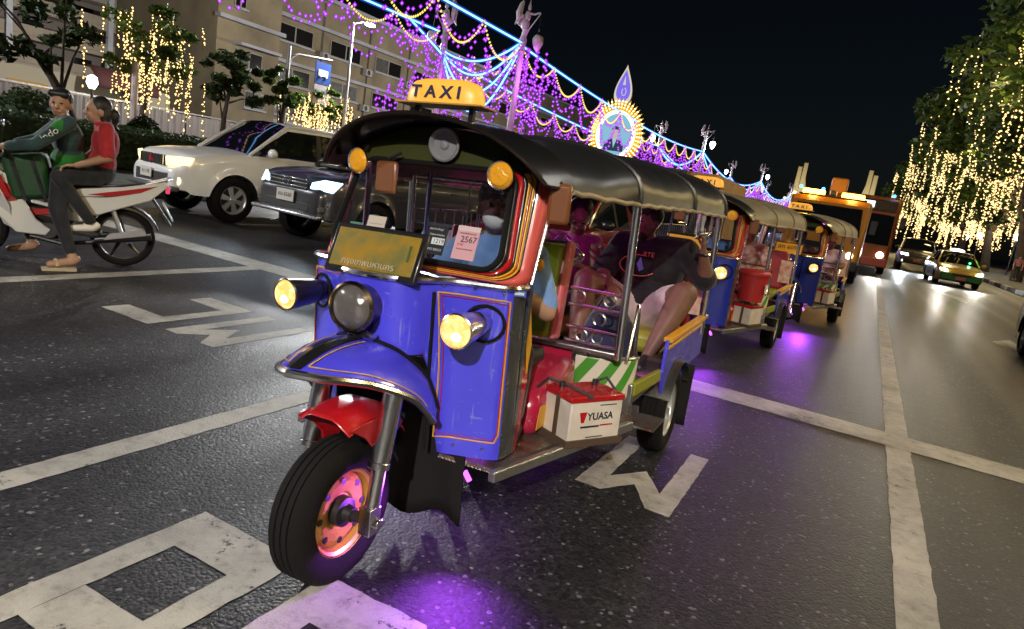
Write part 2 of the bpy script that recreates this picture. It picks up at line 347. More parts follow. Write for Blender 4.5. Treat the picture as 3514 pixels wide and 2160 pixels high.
# corrugated hoarding
HO=empty('hoarding',(-34.5,0,.14),0,'pale corrugated metal hoarding behind the hedge','fence')
CORR=M('corrugated_sheet',(.15,.13,.12),.55,.3,dirt=(.18,.14,.12),ds=.8)
for k in range(22):
    y0=4+k*2.6; zt=2.15+.04*math.sin(k*2.3); ns=26
    v=[];f=[]
    for i in range(ns+1):
        y=y0+2.56*i/ns; x=.035*math.copysign(1,math.sin(i*1.57+.1)); v+=[(x,y,.05),(x,y,zt)]
    for i in range(ns): f.append((2*i,2*i+2,2*i+3,2*i+1))
    MB().add(v,f).build('sheet',CORR,HO,sharp=20)
MB().box((.06,32,2.22),(.08,57,.07)).build('top_rail',STEEL,HO)
# shop front strip, awning, green lamp
SH=empty('shop_kiosk',(-40,22,.14),0,'low kiosk with dark red curved awning behind the hoarding','kiosk')
MB().box((0,0,1.6),(3,9,3.2)).build('wall',M('kiosk_wall',(.3,.26,.18),.8),SH); MB().grid(lambda u,v:(1.5+1.2*math.sin(u*1.57),lerp(-.5,3.0,v),3.9-1.1*(1-math.cos(u*1.57))),6,8).build('awning',M('awning_red',(.07,.018,.016),.8),SH,solid=.05)
MB().box((1.55,-3.2,2.3),(.1,1.8,.35)).build('light_strip',ME('kiosk_warm',(1,.62,.2),.35),SH)
# hedge and topiary
def leafmat(name,a,b_,tr=.3):
    if name in _mats: return _mats[name]
    m=bpy.data.materials.new(name); m.use_nodes=True; n=m.node_tree; n.nodes.clear(); N=n.nodes.new; L=n.links.new
    tc=N('ShaderNodeTexCoord'); nz=N('ShaderNodeTexNoise'); nz.inputs['Scale'].default_value=1.3; nz.inputs['Detail'].default_value=5; L(tc.outputs['Object'],nz.inputs[0])
    rp=N('ShaderNodeValToRGB'); rp.color_ramp.elements[0].position=.38; rp.color_ramp.elements[1].position=.64; rp.color_ramp.elements[0].color=(*a,1); rp.color_ramp.elements[1].color=(*b_,1); L(nz.outputs[0],rp.inputs[0])
    d=N('ShaderNodeBsdfPrincipled'); d.inputs['Roughness'].default_value=.5; d.inputs['Specular IOR Level'].default_value=.3; t=N('ShaderNodeBsdfTranslucent'); L(rp.outputs[0],d.inputs[0]); L(rp.outputs[0],t.inputs[0])
    x=N('ShaderNodeMixShader'); x.inputs[0].default_value=tr; L(d.outputs[0],x.inputs[1]); L(t.outputs[0],x.inputs[2]); o=N('ShaderNodeOutputMaterial'); L(x.outputs[0],o.inputs[0]); _mats[name]=m; return m
LEAF=leafmat('leaf_green',(.03,.06,.012),(.09,.14,.025)); LEAFD=leafmat('leaf_dark',(.014,.03,.010),(.04,.065,.018))
def leaves(name,pts,size,m,parent=None,seed=1,nrm=None):
    """many small two-triangle leaf blades around pts (Nx3 array)"""
    rs=np.random.RandomState(seed); n=len(pts); d=rs.normal(size=(n,3)); d[:,2]*=.6; d/=np.linalg.norm(d,axis=1)[:,None]
    e=rs.normal(size=(n,3)); e-=d*(e*d).sum(1)[:,None]; e/=np.linalg.norm(e,axis=1)[:,None]
    s=size*rs.uniform(.6,1.4,size=(n,1)); v=np.empty((n,4,3)); v[:,0]=pts-d*s; v[:,1]=pts+e*s*.45; v[:,2]=pts+d*s; v[:,3]=pts-e*s*.45
    me=bpy.data.meshes.new(name); me.vertices.add(4*n); me.vertices.foreach_set('co',v.ravel()); me.loops.add(4*n); me.loops.foreach_set('vertex_index',np.arange(4*n)); me.polygons.add(n); me.polygons.foreach_set('loop_start',np.arange(n)*4); me.polygons.foreach_set('loop_total',np.full(n,4))
    me.materials.append(m); me.update(calc_edges=True); me.validate()
    o=bpy.data.objects.new(name,me); C.objects.link(o)
    if parent: o.parent=parent
    return o
rs=np.random.RandomState(3)
def hedge(x,y0,y1,w_,h_,n,label):
    T=empty('hedge',(x,0,.12),0,label,'hedge')
    MB().box((0,(y0+y1)/2,h_*.46),(w_*.8,y1-y0-.1,h_*.9)).build('hedge_core',LEAFD,T,bev=.1)
    p=np.c_[rs.uniform(-w_/2,w_/2,n),rs.uniform(y0,y1,n),rs.uniform(.05,h_,n)]; k=rs.randint(0,3,n); p[k==0,2]=h_*rs.uniform(.93,1.05,(k==0).sum()); p[k==1,0]=w_/2*rs.uniform(.9,1.05,(k==1).sum())
    leaves('foliage',p,.06,LEAFD,T)
hedge(-18.6,4,34,1.4,1.12,18000,'low clipped hedge along the median behind the motorcycle')
for i,(x,y,r_,h_,l) in enumerate(((-20.2,9.9,1.0,1.75,'tall rounded topiary bush behind the motorcycle riders'),(-20.2,13.1,.75,1.5,'small round topiary bush between the pillion rider and white suv'),(-20.0,17.5,.8,1.35,'low round bush peeping over the white suv bonnet'))):
    T=empty('topiary_bush',(x,y,.12),0,l,'bush'); n=3500; d=rs.normal(size=(n,3)); d/=np.linalg.norm(d,axis=1)[:,None]; d[:,2]=np.abs(d[:,2]); p=d*rs.uniform(.9,1.04,(n,1))*np.array([r_,r_,h_])
    MB().lathe([(r_*.95,0),(r_*.93,h_*.3),(r_*.75,h_*.65),(r_*.4,h_*.88),(.01,h_*.95)],(0,0,0),(0,0,1),20).build('bush_core',LEAFD,T); leaves('foliage',p,.055,LEAFD,T,i)
# ================================================================ three-wheeled taxi
def spl(pts,t):  # catmull-rom through pts, t in 0..1
    n=len(pts)-1; x=min(max(t,0),1)*n; i=min(int(x),n-1); u=x-i
    p=[Vector(pts[max(0,min(n,k))]) for k in(i-1,i,i+1,i+2)]
    return .5*((2*p[1])+(p[2]-p[0])*u+(2*p[0]-5*p[1]+4*p[2]-p[3])*u*u+(3*p[1]-p[0]-3*p[2]+p[3])*u**3)
def splr(tab,t):  # tab [(t,pt)] piecewise smooth interpolation
    for i in range(len(tab)-1):
        if t<=tab[i+1][0] or i==len(tab)-2:
            a=tab[max(i-1,0)][1];b=tab[i][1];c=tab[i+1][1];d=tab[min(i+2,len(tab)-1)][1]
            u=(t-tab[i][0])/(tab[i+1][0]-tab[i][0]); a,b,c,d=map(Vector,(a,b,c,d))
            return .5*(2*b+(c-a)*u+(2*a-5*b+4*c-d)*u*u+(3*b-a-3*c+d)*u**3)
def wheel(name,parent,loc,r,w,side=1,rim_m=None,spokes=0,hole=8,ax=(1,0,0),tread=True,rimr=.6,seg=40):
    """tyre with grooved tread > rim, hub; axis = local x, outer face towards +x*side"""
    ax=Vector(ax); b=MB(); h=w/2
    prof=[(r*rimr,-h*.75),(r*.72,-h*.98),(r*.85,-h*1.0),(r*.94,-h*.9),(r*.985,-h*.74)]
    if tread:
        for k in range(4):
            x0=-h*.68+k*h*.36; prof+=[(r,x0),(r,x0+h*.26),(r*.97,x0+h*.27),(r*.97,x0+h*.35)]
        prof=prof[:-2]
    else: prof+=[(r,-h*.4),(r,h*.4)]
    prof+=[(r*.985,h*.74),(r*.94,h*.9),(r*.85,h*1.0),(r*.72,h*.98),(r*rimr,h*.75)]
    b.lathe([(q[0],q[1]*side) for q in prof],(0,0,0),ax,seg)
    t=b.build('tyre',RUBBER,parent,loc=loc)
    b=MB(); rr=r*rimr
    b.lathe([(rr*1.03,h*.8*side),(rr*1.0,h*.72*side),(rr*.93,h*.62*side),(rr*.88,h*.2*side),(rr*.86,-h*.6*side),(rr*.98,-h*.78*side)],(0,0,0),ax,32)
    if spokes:
        o=ax.orthogonal().normalized(); q=ax.cross(o)
        for k in range(spokes):
            a=2*math.pi*k/spokes; d=o*math.cos(a)+q*math.sin(a); e=-o*math.sin(a)+q*math.cos(a)
            p=[d*rr*.2-e*rr*.12,d*rr*.92-e*rr*.2,d*rr*.92+e*rr*.2,d*rr*.2+e*rr*.12]
            b.prism([v+ax*(h*.35*side) for v in p],ax*(h*.22*side))
        b.lathe([(.001,h*.62*side),(rr*.2,h*.6*side),(rr*.27,h*.5*side),(rr*.28,h*.2*side)],(0,0,0),ax,20)
    else:
        b.lathe([(rr*.88,h*.3*side),(rr*.7,h*.5*side),(rr*.45,h*.42*side),(rr*.4,h*.3*side),(.001,h*.3*side)],(0,0,0),ax,28)
    rm=b.build('rim',rim_m or STEEL,t)
    hb=MB()
    if spokes:
        hb.lathe([(.001,h*.3*side),(rr*.86,h*.25*side)],(0,0,0),ax,24); hb.build('brake_disc',DARKM,t)
    else:
        o=ax.orthogonal().normalized(); q=ax.cross(o)
        for k in range(hole):
            a=2*math.pi*k/hole; hb.lathe([(rr*.085,h*.47*side),(rr*.085,h*.5*side),(.001,h*.505*side)],(o*math.cos(a)+q*math.sin(a))*rr*.72,ax,8)
        hb.lathe([(rr*.36,h*.3*side),(rr*.34,h*.75*side),(rr*.2,h*.8*side),(rr*.17,h*1.2*side),(.001,h*1.22*side)],(0,0,0),ax,20); hb.build('hub',DARKM,t)
    return t
def headlamp(name,parent,c,d,r,L,shell,lensm,power=0,col=(1,.82,.5),taper=.8,tgt=None):
    d=Vector(d).normalized(); c=Vector(c); b=MB()
    b.lathe([(r*.2,-L),(r*taper*.75,-L*.9),(r*taper,-L*.6),(r*.98,-L*.2),(r*1.06,-.004),(r*1.08,.004),(r*.98,.008),(r*.93,-.002)],c,d,28)
    o=b.build(name,shell,parent)
    l=MB(); l.lathe([(r*.94,.0),(r*.8,.012),(r*.5,.02),(.001,.023)],c,d,24); l.build('lens',lensm,o)
    if power: MB().ell(c+d*.02+Vector((.2*r,0,-.25*r)),(r*.34,.008,r*.26)).build('bulb_glow',ME('headlamp_hot',(1,.86,.5),5),o)
    if power: light(name+'_beam','SPOT',c+d*.05,power,col,parent,c+d*3+Vector((0,0,-.25)),.03,100,.8)
    return o
LENSW=None
def lensmat(name,core,edge,s,cscale=1):
    if name in _mats: return _mats[name]
    m=bpy.data.materials.new(name); m.use_nodes=True; n=m.node_tree; b=n.nodes['Principled BSDF']; L=n.links.new; N=n.nodes.new
    lw=N('ShaderNodeTexCoord'); nz=N('ShaderNodeTexNoise'); nz.inputs['Scale'].default_value=28; L(lw.outputs['Object'],nz.inputs[0])
    rp=N('ShaderNodeValToRGB'); rp.color_ramp.elements[0].position=.42; rp.color_ramp.elements[0].color=(*edge,1); rp.color_ramp.elements[1].position=.66; rp.color_ramp.elements[1].color=(*core,1); L(nz.outputs['Fac'],rp.inputs[0])
    L(rp.outputs[0],b.inputs['Emission Color']); b.inputs['Emission Strength'].default_value=s; b.inputs['Base Color'].default_value=(.25,.16,.07,1); b.inputs['Roughness'].default_value=.1
    _mats[name]=m; return m
HEADLENS=lensmat('headlamp_lens',(1,.72,.30),(1,.45,.10),1.5)
AMBER=M('amber_lens',(.8,.36,.02),.12,bump=.8,bs=40,emit=(1,.4,.02),es=.12); CLEARLENS=M('clear_lens',(.22,.2,.19),.05,.5,bump=.6,bs=25)
BLUE=M('blue_paint',(.085,.075,.88),.3,coat=.8,dirt=(.035,.035,.5),dirtamt=.5,ds=2.2,bump=.12,bs=5); GREYPL=M('grey_steel_panel',(.16,.17,.18),.28,.75,var=.45,vs=3)
PINK=M('pink_red_panel',(.72,.11,.10),.3,coat=.5,var=.1); REDP=M('red_paint',(.5,.008,.012),.28,coat=.7,dirt=(.2,.01,.01),ds=6,bump=.1,bs=6); MAG=M('magenta_red',(.42,.012,.05),.28,coat=.7,dirt=(.2,.02,.03),ds=3)
VINYL=M('black_vinyl',(.02,.021,.024),.3,bump=.15,bs=4,spec=.6); UNDER=M('canopy_underside',(.09,.02,.035),.7); OLIVE=M('visor_underside',(.045,.05,.012),.35,coat=.3)
YEL=M('yellow_panel',(.75,.38,.015),.4); GREENV=M('lime_vinyl',(.3,.42,.03),.4); PINKV=M('pink_vinyl',(.62,.1,.13),.42,dirt=(.5,.3,.28),dirtamt=.5,ds=14)
STRIPEG=M('green_stripe',(.07,.28,.03),.35); STRIPEW=M('cream_stripe',(.7,.62,.5),.4); TREADP=None
SIGNY=M('taxi_sign_yellow',(.85,.42,.05),.35,emit=(1,.45,.06),es=.55); INK=M('ink_black',(.015,.015,.02),.5); NAVYINK=M('ink_navy',(.015,.025,.09),.5)
MIRR=M('mirror_glass',(.8,.8,.82),.03,1); MIRB=M('mirror_back_bronze',(.22,.08,.03),.3,coat=.4)
def treadplate():
    m=bpy.data.materials.new('tread_plate'); m.use_nodes=True; n=m.node_tree; b=n.nodes['Principled BSDF']; L=n.links.new; N=n.nodes.new
    tc=N('ShaderNodeTexCoord'); br=N('ShaderNodeTexChecker'); br.inputs['Scale'].default_value=36; mp=N('ShaderNodeMapping'); mp.inputs['Rotation'].default_value=(0,0,.785); L(tc.outputs['Object'],mp.inputs[0]); L(mp.outputs[0],br.inputs[0])
    wv=N('ShaderNodeTexWave'); wv.inputs['Scale'].default_value=38; wv.bands_direction='DIAGONAL'; L(tc.outputs['Object'],wv.inputs[0])
    mu=N('ShaderNodeMath'); mu.operation='MULTIPLY'; L(br.outputs['Fac'],mu.inputs[0]); L(wv.outputs['Fac'],mu.inputs[1])
    bp=N('ShaderNodeBump'); bp.inputs['Strength'].default_value=.9; bp.inputs['Distance'].default_value=.006; L(mu.outputs[0],bp.inputs['Height']); L(bp.outputs[0],b.inputs['Normal'])
    nz=N('ShaderNodeTexNoise'); nz.inputs['Scale'].default_value=9; L(tc.outputs['Object'],nz.inputs[0]); rp=N('ShaderNodeValToRGB'); rp.color_ramp.elements[0].color=(.30,.27,.25,1); rp.color_ramp.elements[1].color=(.2,.1,.05,1); rp.color_ramp.elements[0].position=.45; rp.color_ramp.elements[1].position=.7; L(nz.outputs[0],rp.inputs[0]); L(rp.outputs[0],b.inputs['Base Color'])
    b.inputs['Metallic'].default_value=.8; b.inputs['Roughness'].default_value=.38; return m
TREADP=treadplate()
def scratch(m,col,amt=.5):
    n=m.node_tree; b=n.nodes['Principled BSDF']; L=n.links.new; N=n.nodes.new; tc=N('ShaderNodeTexCoord'); src=b.inputs['Base Color'].links[0].from_socket
    for k,(sc,rot) in enumerate((((70,70,3),(0,.15,0)),((6,60,60),(0,.5,.2)))):
        mp=N('ShaderNodeMapping'); mp.inputs['Scale'].default_value=sc; mp.inputs['Rotation'].default_value=rot; L(tc.outputs['Object'],mp.inputs[0]); z=N('ShaderNodeTexNoise'); z.inputs['Scale'].default_value=1; z.inputs['Detail'].default_value=2; L(mp.outputs[0],z.inputs[0])
        g=N('ShaderNodeTexNoise'); g.inputs['Scale'].default_value=5+3*k; L(tc.outputs['Object'],g.inputs[0]); a=N('ShaderNodeMath'); a.operation='MULTIPLY_ADD'; a.inputs[1].default_value=.6; L(g.outputs[0],a.inputs[0]); L(z.outputs[0],a.inputs[2])
        r=N('ShaderNodeMapRange'); r.inputs[1].default_value=1.0; r.inputs[2].default_value=1.1; r.inputs[3].default_value=0; r.inputs[4].default_value=amt; L(a.outputs[0],r.inputs[0])
        x=N('ShaderNodeMix'); x.data_type='RGBA'; L(r.outputs[0],x.inputs[0]); L(src,x.inputs[6]); x.inputs[7].default_value=(*col,1); src=x.outputs[2]
    L(src,b.inputs['Base Color'])
scratch(BLUE,(.32,.33,.62)); scratch(REDP,(.4,.25,.22),.4); scratch(MAG,(.6,.5,.5),.4); scratch(GREYPL,(.6,.6,.58),.6)
# plan of the nose: s=0 centre ... s=1 rear corner
NOSE=[(0,.19),(.09,.20),(.16,.245),(.20,.315),(.26,.37),(.34,.40),(.41,.425),(.45,.455),(.46,.53)]
def nose(s,z,k=0,push=0):
    p=spl([(a,b,0) for a,b in NOSE],abs(s)); q=spl([(a,b,0) for a,b in NOSE],min(1,abs(s)+.02))-spl([(a,b,0) for a,b in NOSE],max(0,abs(s)-.02))
    nx,ny=q.y,-q.x; l=math.hypot(nx,ny) or 1; nx/=l; ny/=l
    x=(p.x+nx*push)*(1 if s>=0 else -1); y=p.y+ny*push+(.03*(1.05-z)/.65)
    return (x,y,z)
def build_tuk(name,loc,yaw,lean,label,hero=True,group=None,col=None,canopy=None,sign=True,headm=None,hl=8,neon=True,fr=None,led=3.2,glow=1,plate=None):
    BL=col or BLUE; CAN=canopy or VINYL; FR=fr or PINK; HM=headm or HEADLENS
    T=empty(name,loc,0,label,'tuk-tuk',group); T.rotation_euler=Matrix.Rotation(yaw,3,'Z').__matmul__(Matrix.Rotation(-lean,3,'Y')).to_euler()
    gz=math.tan(lean)
    # --- front wheel, fork, red mudguard, nose fender
    wheel('front_wheel',T,(.045,.045,.252),.252,.145,1,M('rim_gold',(.8,.46,.08),.3,.55,dirt=(.4,.25,.1),ds=12))
    FX=.045
    for s in(-1,1):
        b=MB(); b.tube([(FX+s*.15,.05,.24),(FX+s*.15,.09,.46)],.026,14); b.tube([(FX+s*.15,.08,.44),(FX+s*.15,.135,.70)],.036,16); b.tube([(FX+s*.15,.077,.43),(FX+s*.15,.083,.455)],.039,16)
        b.box((FX+s*.15,.05,.255),(.05,.06,.1)); b.lathe([(.02,.0),(.02,.03),(.001,.032)],(FX+s*.17,.045,.255),(s,0,0),10); b.build('fork_leg',CHROME,T,bev=.004)
    b=MB(); b.tube([(-.11,.045,.252),(.22,.045,.252)],.02,10); b.build('axle',DARKM,T)
    b=MB()
    def rf(u,v):
        a=R(lerp(106,48,u)); t=lerp(-1,1,v); x=.055+t*.105; rr=.385-.045*max(0,abs(t)-.5)/.5
        return (x,.045+rr*math.cos(a),.252+rr*math.sin(a)*(1.0+.03*math.sin(u*3.1)))
    b.grid(rf,16,10,thick=(0,0,-.008))
    for s in(-1,1):
        X=.055+s*.106; b.prism([(X,-.05,.59),(X,.0,.60),(X,.2,.60),(X,.245,.55),(X,.19,.50),(X,.13,.40),(X,.095,.40),(X,.075,.5),(X,.03,.545)],(s*.008,0,0))
    b.build('mudguard',REDP,T,bev=.003)
    if hero:
        for (y,z) in((.11,.43),(.125,.47)): MB().lathe([(.009,0),(.009,.002),(.001,.0025)],(.175,y,z),(1,0,0),10).build('bolt',DARKM,T)
    rim=[(0,(0,-.165,.775)),(.3,(.09,-.11,.765)),(.6,(.18,.03,.735)),(.85,(.25,.19,.66)),(1,(.27,.285,.565))]
    top=[(0,(0,.175,.838)),(.3,(.085,.19,.828)),(.6,(.15,.24,.79)),(.85,(.21,.315,.705)),(1,(.245,.345,.59))]
    def fd(u,v):
        s=-1 if u<.5 else 1; a=abs(u-.5)*2; p=splr(rim,a); q=splr(top,a); bul=math.sin(math.pi*min(v,1))*.034*(1-a*.55)
        r=p.lerp(q,v); r=r+Vector((.35*a*bul,-.55*bul,.75*bul)); return (r.x*s,r.y,r.z)
    b=MB(); b.grid(fd,28,12,thick=(0,.004,-.010)); F=b.build('fender',BL,T,sharp=60)
    b=MB(); b.tube([Vector(fd(i/28,0))+Vector((0,-.002,-.004)) for i in range(29)],.014,8); b.build('chrome_rim',CHROME,F)
    b=MB(); b.tube([Vector(fd(i/28,1))+Vector((0,-.003,.002)) for i in range(29)],.009,8); b.build('rubber_seam',RUBBER,F)
    b=MB(); b.grid(lambda u,v:Vector(fd(.5+lerp(-1,1,v)*.055*(1-.5*u)*(1+1.2*u),.04+u*.93))+Vector((0,-.004,.006)),10,4); b.build('centre_flash',BLACKP,F)
    if hero:
        for s in(-1,1):
            b=MB(); path=[(.5+s*.07,.12),(.5+s*.2,.1),(.5+s*.36,.1),(.5+s*.44,.12)]; pts=[Vector(fd(x+(0),y))+Vector((0,-.004,.005)) for k in range(20) for x,y in [(lerp(.5+s*.075,.5+s*.46,k/19),.11+.02*math.sin(k/19*3))]]
            b.tube(pts,.0022,5); b.tube([Vector(fd(.5+s*lerp(.075,.11,k/10),lerp(.11,.85,k/10)))+Vector((0,-.004,.006)) for k in range(11)],.0022,5); b.build('pinstripe',GOLD,F)
    # --- nose shell and flank panels
    b=MB()
    ss=[-1+i/24 for i in range(49)]
    def zl(s): a=abs(s); return .79 if a<.36 else lerp(.79,.40,min(1,(a-.36)/.1))
    b.grid(lambda u,v:nose(ss[round(u*48)],lerp(zl(ss[round(u*48)]),1.06,v)),48,10,m=lambda u,v:1 if abs(u*2-1)>.86 else 0,thick=(0,.012,0))
    S=b.build('nose_panel',[BL,GREYPL],T,sharp=60)
    for s in(-1,1):
        b=MB(); zs=[.42+i*.05 for i in range(13)]
        b.tube([nose(s*.375,z,push=.006) for z in zs],.006,6); b.build('panel_seam',RUBBER,S)
        def bord(off,m,r,nm):
            a,c_,z0,z1=.40+off,.845-off*.6,.47+off*.5,1.02-off*.5; q=[]
            for k in range(9): q.append((lerp(a,c_,k/8),z1-.008*k/8))
            for k in range(1,9): q.append((c_,lerp(z1,z0+.03,k/8)))
            q.append((c_-.035,z0))
            for k in range(1,9): q.append((lerp(c_-.035,a+.03,k/8),z0))
            for k in range(1,9): q.append((a+.03*(1-k/8)+.02*math.sin(k/8*3.1),lerp(z0,z1,k/8)))
            bb=MB(); bb.tube([nose(s*x,z,push=.003) for x,z in q],r,5,closed=True); bb.build(nm,m,S)
        if hero: bord(0,YEL,.0032,'pinstripe'); bord(.022,REDP,.002,'pinstripe')
        # cab side column
        b=MB(); b.grid(lambda u,v:(s*lerp(.457,.462,v),lerp(.575,.60,u),lerp(.40,1.06,v)),2,4,thick=(-.012*s,0,0)); b.build('cab_side_panel',GREYPL,T)
    b=MB(); b.tube([nose(x,1.062,push=.006) for x in ss],.012,8); b.build('waist_moulding',CHROME,T)
    if hero:
        for s in(-1,1):
            for sx,z in((.43,1.045),(.6,1.043),(.78,1.04),(.88,.9),(.88,.7),(.88,.5),(.55,.44),(.72,.44)):
                p=Vector(nose(s*sx,z,push=.002)); MB().lathe([(.006,0),(.005,.004),(.001,.005)],p,(0,-1,0) if sx<.85 else (s,-.6,0),8).build('rivet',STEEL,S)
        p=Vector(nose(.9,1.045,push=.012)); st_=MB().box((0,0,0),(.05,.004,.022)).build('badge',M('badge_blue',(.03,.12,.5),.4),T,loc=p,rot=(0,0,.5)); MB().box((0,-.003,0),(.034,.002,.010)).build('badge_label',WHITEP,st_)
    # --- headlamps, nose lamp, horn
    for s in(-1,1):
        b=headlamp('headlamp',T,(s*.372,.2,.925),(s*.05,-1,-.02),.058,.24,CHROME if s>0 else BLACKP,HM,hl,(1,.8,.5))
        q=MB(); q.tube([(s*.372+.066*math.cos(a),.40+.03*math.cos(a)*s,.925+.066*math.sin(a)) for a in [2*math.pi*k/20 for k in range(20)]],.006,6,closed=True); q.build('gasket',RUBBER,b)
    b=MB(); b.lathe([(.05,-.15),(.074,-.11),(.08,-.02),(.09,-.004),(.09,.006),(.08,.014),(.075,.004)],(.0,.12,.95),(.08,-1,.02),32); L_=b.build('nose_lamp',M('bronze_chrome',(.28,.22,.15),.2,1),T)
    b=MB(); b.lathe([(.076,.002),(.06,.018),(.03,.027),(.001,.03)],(0,.12,.95),(.08,-1,.02),28); b.build('lens',CLEARLENS,L_)
    b=MB(); b.tube([(-.03,.158,.858),(.075,.160,.852)],.016,10); b.tube([(-.02,.143,.858),(.065,.145,.852)],.006,8,m=1); b.build('grille_badge',[CHROME,BLACKP],T)
    # --- windscreen frame
    def wf(x,z): # front plane of the cab: raked
        t=(z-1.06)/.42; return Vector((x,.42+.15*t+.06*abs(x)**2+1.7*max(0,abs(x)-.385),z))
    hw=lambda z:.462-.0*(z-1.06)
    b=MB()
    def rr(a,sx,sz,cx,cz,rad,n=6): # rounded rectangle outline
        o=[]
        for (qx,qz,a0) in((1,1,0),(-1,1,90),(-1,-1,180),(1,-1,270)):
            for k in range(n+1):
                t=R(a0+90*k/n); o.append((cx+qx*(sx-rad)+rad*math.cos(t),cz+qz*(sz-rad)+rad*math.sin(t)))
        return o
    n=6; inner=[(x*(1.06-.12*(z-1.11)/.36),z) for x,z in rr(0,.365,.18,0,1.29,.075,n)]; outer=rr(0,.462,.225,0,1.285,.03,n)
    K=len(inner); bands=[(0,0),(.22,1),(.30,2),(.52,1),(.58,3),(.92,0),(1,0)]
    mats=[FR,BLACKP,REDP,YEL]
    rings=[0,.2,.34,.40,.46,.50,.56,.6,.96,1]; bm_=[1,2,1,3,2,3,1,0,4]
    for i in range(len(rings)-1):
        v=[];f=[]
        for (ax_,az),(ox,oz) in zip(inner,outer):
            for t in(rings[i],rings[i+1]): v.append(wf(lerp(ax_,ox,t),lerp(az,oz,t)))
        for k in range(K): f.append((2*k,2*k+1,2*((k+1)%K)+1,2*((k+1)%K)))
        b.add(v,f,bm_[i])
    W=b.build('windscreen_frame',[FR,BLACKP,REDP,YEL,CHROME],T,solid=.012)
    b=MB(); b.tube([wf(x,z)+Vector((0,-.008,0)) for x,z in inner],.012,8,closed=True); b.build('rubber_gasket',RUBBER,W)
    b=MB(); b.grid(lambda u,v:wf(lerp(-.355,.355,u),lerp(1.118,1.462,v))+Vector((0,.004,0)),6,4); b.build('windscreen',glass('windscreen_glass',(.92,.95,.98),.09),T)
    for s in(-1,1): # side cheek of cab, above waist
        MB().tube([wf(s*.463,1.07),wf(s*.463,1.49)],.009,8).build('cab_edge_trim',STEEL,T)
    # --- plate
    pm=frame((.0,.235,1.135),(1,.03,0),(0,.42,1)); 
    def pb(nm,d,m,off,bev=.008,par=None):
        o=MB().box((0,0,off),d).build(nm,m,par or T,bev=bev); 
        if not par: o.matrix_local=pm
        return o
    PL=pb('number_plate',(.385,.185,.022),BLACKP,0)
    PM=M('plate_yellow',(.34,.19,.012),.4,dirt=(.10,.12,.02),dirtamt=.85,ds=14) if hero else M('plate_orange',(.8,.38,.03),.45)
    pb('plate_face',(.345,.145,.006),PM,.012,.004,PL)
    if hero:
        text('1',.085,M('plate_green_ink',(.03,.09,.02),.5),'plate_digit',PL,Matrix.Translation((.142,.005,.0165)))
        text('กรุงเทพมหานคร',.034,M('plate_pale_ink',(.45,.4,.3),.5),'plate_province',PL,Matrix.Translation((-.01,-.052,.0165)))
    if plate: text(plate,.085,M('plate_dark_ink',(.03,.02,.02),.5),'plate_text',PL,Matrix.Translation((0,.012,.0165)))
    # --- visor + roof
    EDG=[(.495,.49,1.437),(.52,.62,1.432),(.57,.95,1.42),(.625,1.34,1.415),(.69,2.34,1.42),(.745,3.0,1.413),(.755,3.17,1.412)]
    YS=[e[1] for e in EDG]
    def roof(y,t,dz=0): # t -1..1
        yo=y; y=y if y>.72 else y+ (.72-y)/.23*(-.10+.12*abs(t)**2.2); y_out=y; y=yo
        w_=float(np.interp(y,YS,[e[0] for e in EDG])); ze=float(np.interp(y,YS,[e[2] for e in EDG])); h_=float(np.interp(y,[.5,.7,1.3,3.17],[.2,.225,.255,.285]))
        k=float(np.interp(y,[.49,.72,1.3],[0,.35,1])); a=t*math.pi/2; ca=lerp(.45*(1-abs(t)**2.1)+.55*math.cos(a),abs(math.cos(a))**.72,k); x=w_*lerp(.5*t+.5*math.sin(a),math.copysign(abs(math.sin(a))**.9,t),k); return (x,y_out,ze+h_*ca+dz)
    ys=[.70+i*(3.17-.70)/36 for i in range(37)]; ts=[-1+i/14 for i in range(29)]
    def rf2(u,v):
        y=ys[round(u*36)]; t=ts[round(v*28)]; bays=[.70,1.34,2.34,3.17]
        d=0
        for a_,b_ in zip(bays,bays[1:]):
            if a_<=y<=b_: d=-.022*math.sin(math.pi*(y-a_)/(b_-a_))*(1-abs(t)**6)
        return roof(y,t,d+.004*math.sin(y*23+t*9)*(1 if .2<abs(t)<.95 else .3))
    b=MB(); b.grid(rf2,36,28,m=0,thick=(0,0,-.012)); RO=b.build('canopy',[CAN],T,sharp=70)
    b=MB(); b.grid(lambda u,v:(lambda p:(p[0]*.985,p[1],p[2]-.03))(roof(ys[round(u*36)],ts[round(v*28)]*.97)),36,28); b.build('canopy_lining',UNDER,RO,sharp=70)
    for s in(-1,1):
        b=MB(); b.tube([Vector(roof(y,s))+Vector((0,0,-.006+.004*math.sin(y*31))) for y in ys],.011,8); b.build('edge_piping',M('piping_beige',(.42,.33,.2),.5,var=.3),RO)
    for y in(1.34,2.34,3.16):
        b=MB(); b.tube([Vector(roof(y,t))+Vector((0,0,.001)) for t in ts],.012,8); b.build('hoop',CAN,RO)
    b=MB(); b.grid(lambda u,v:roof(lerp(.49,.72,u),ts[round(v*28)],.002),6,28,thick=(0,0,-.008)); V=b.build('visor',[BLACKP],T,sharp=70)
    b=MB(); b.tube([roof(.49,t) for t in ts],.009,8); b.build('visor_edge',M('visor_edge_dark',(.03,.022,.018),.3,.6),V)
    b=MB(); b.grid(lambda u,v:(lambda p:Vector((p[0]*.94,lerp(.56,.60,v),lerp(1.47,max(1.475,p[2]-.03),v))))(roof(.6,ts[round(u*28)])),28,4); b.build('visor_bulkhead',OLIVE,V)
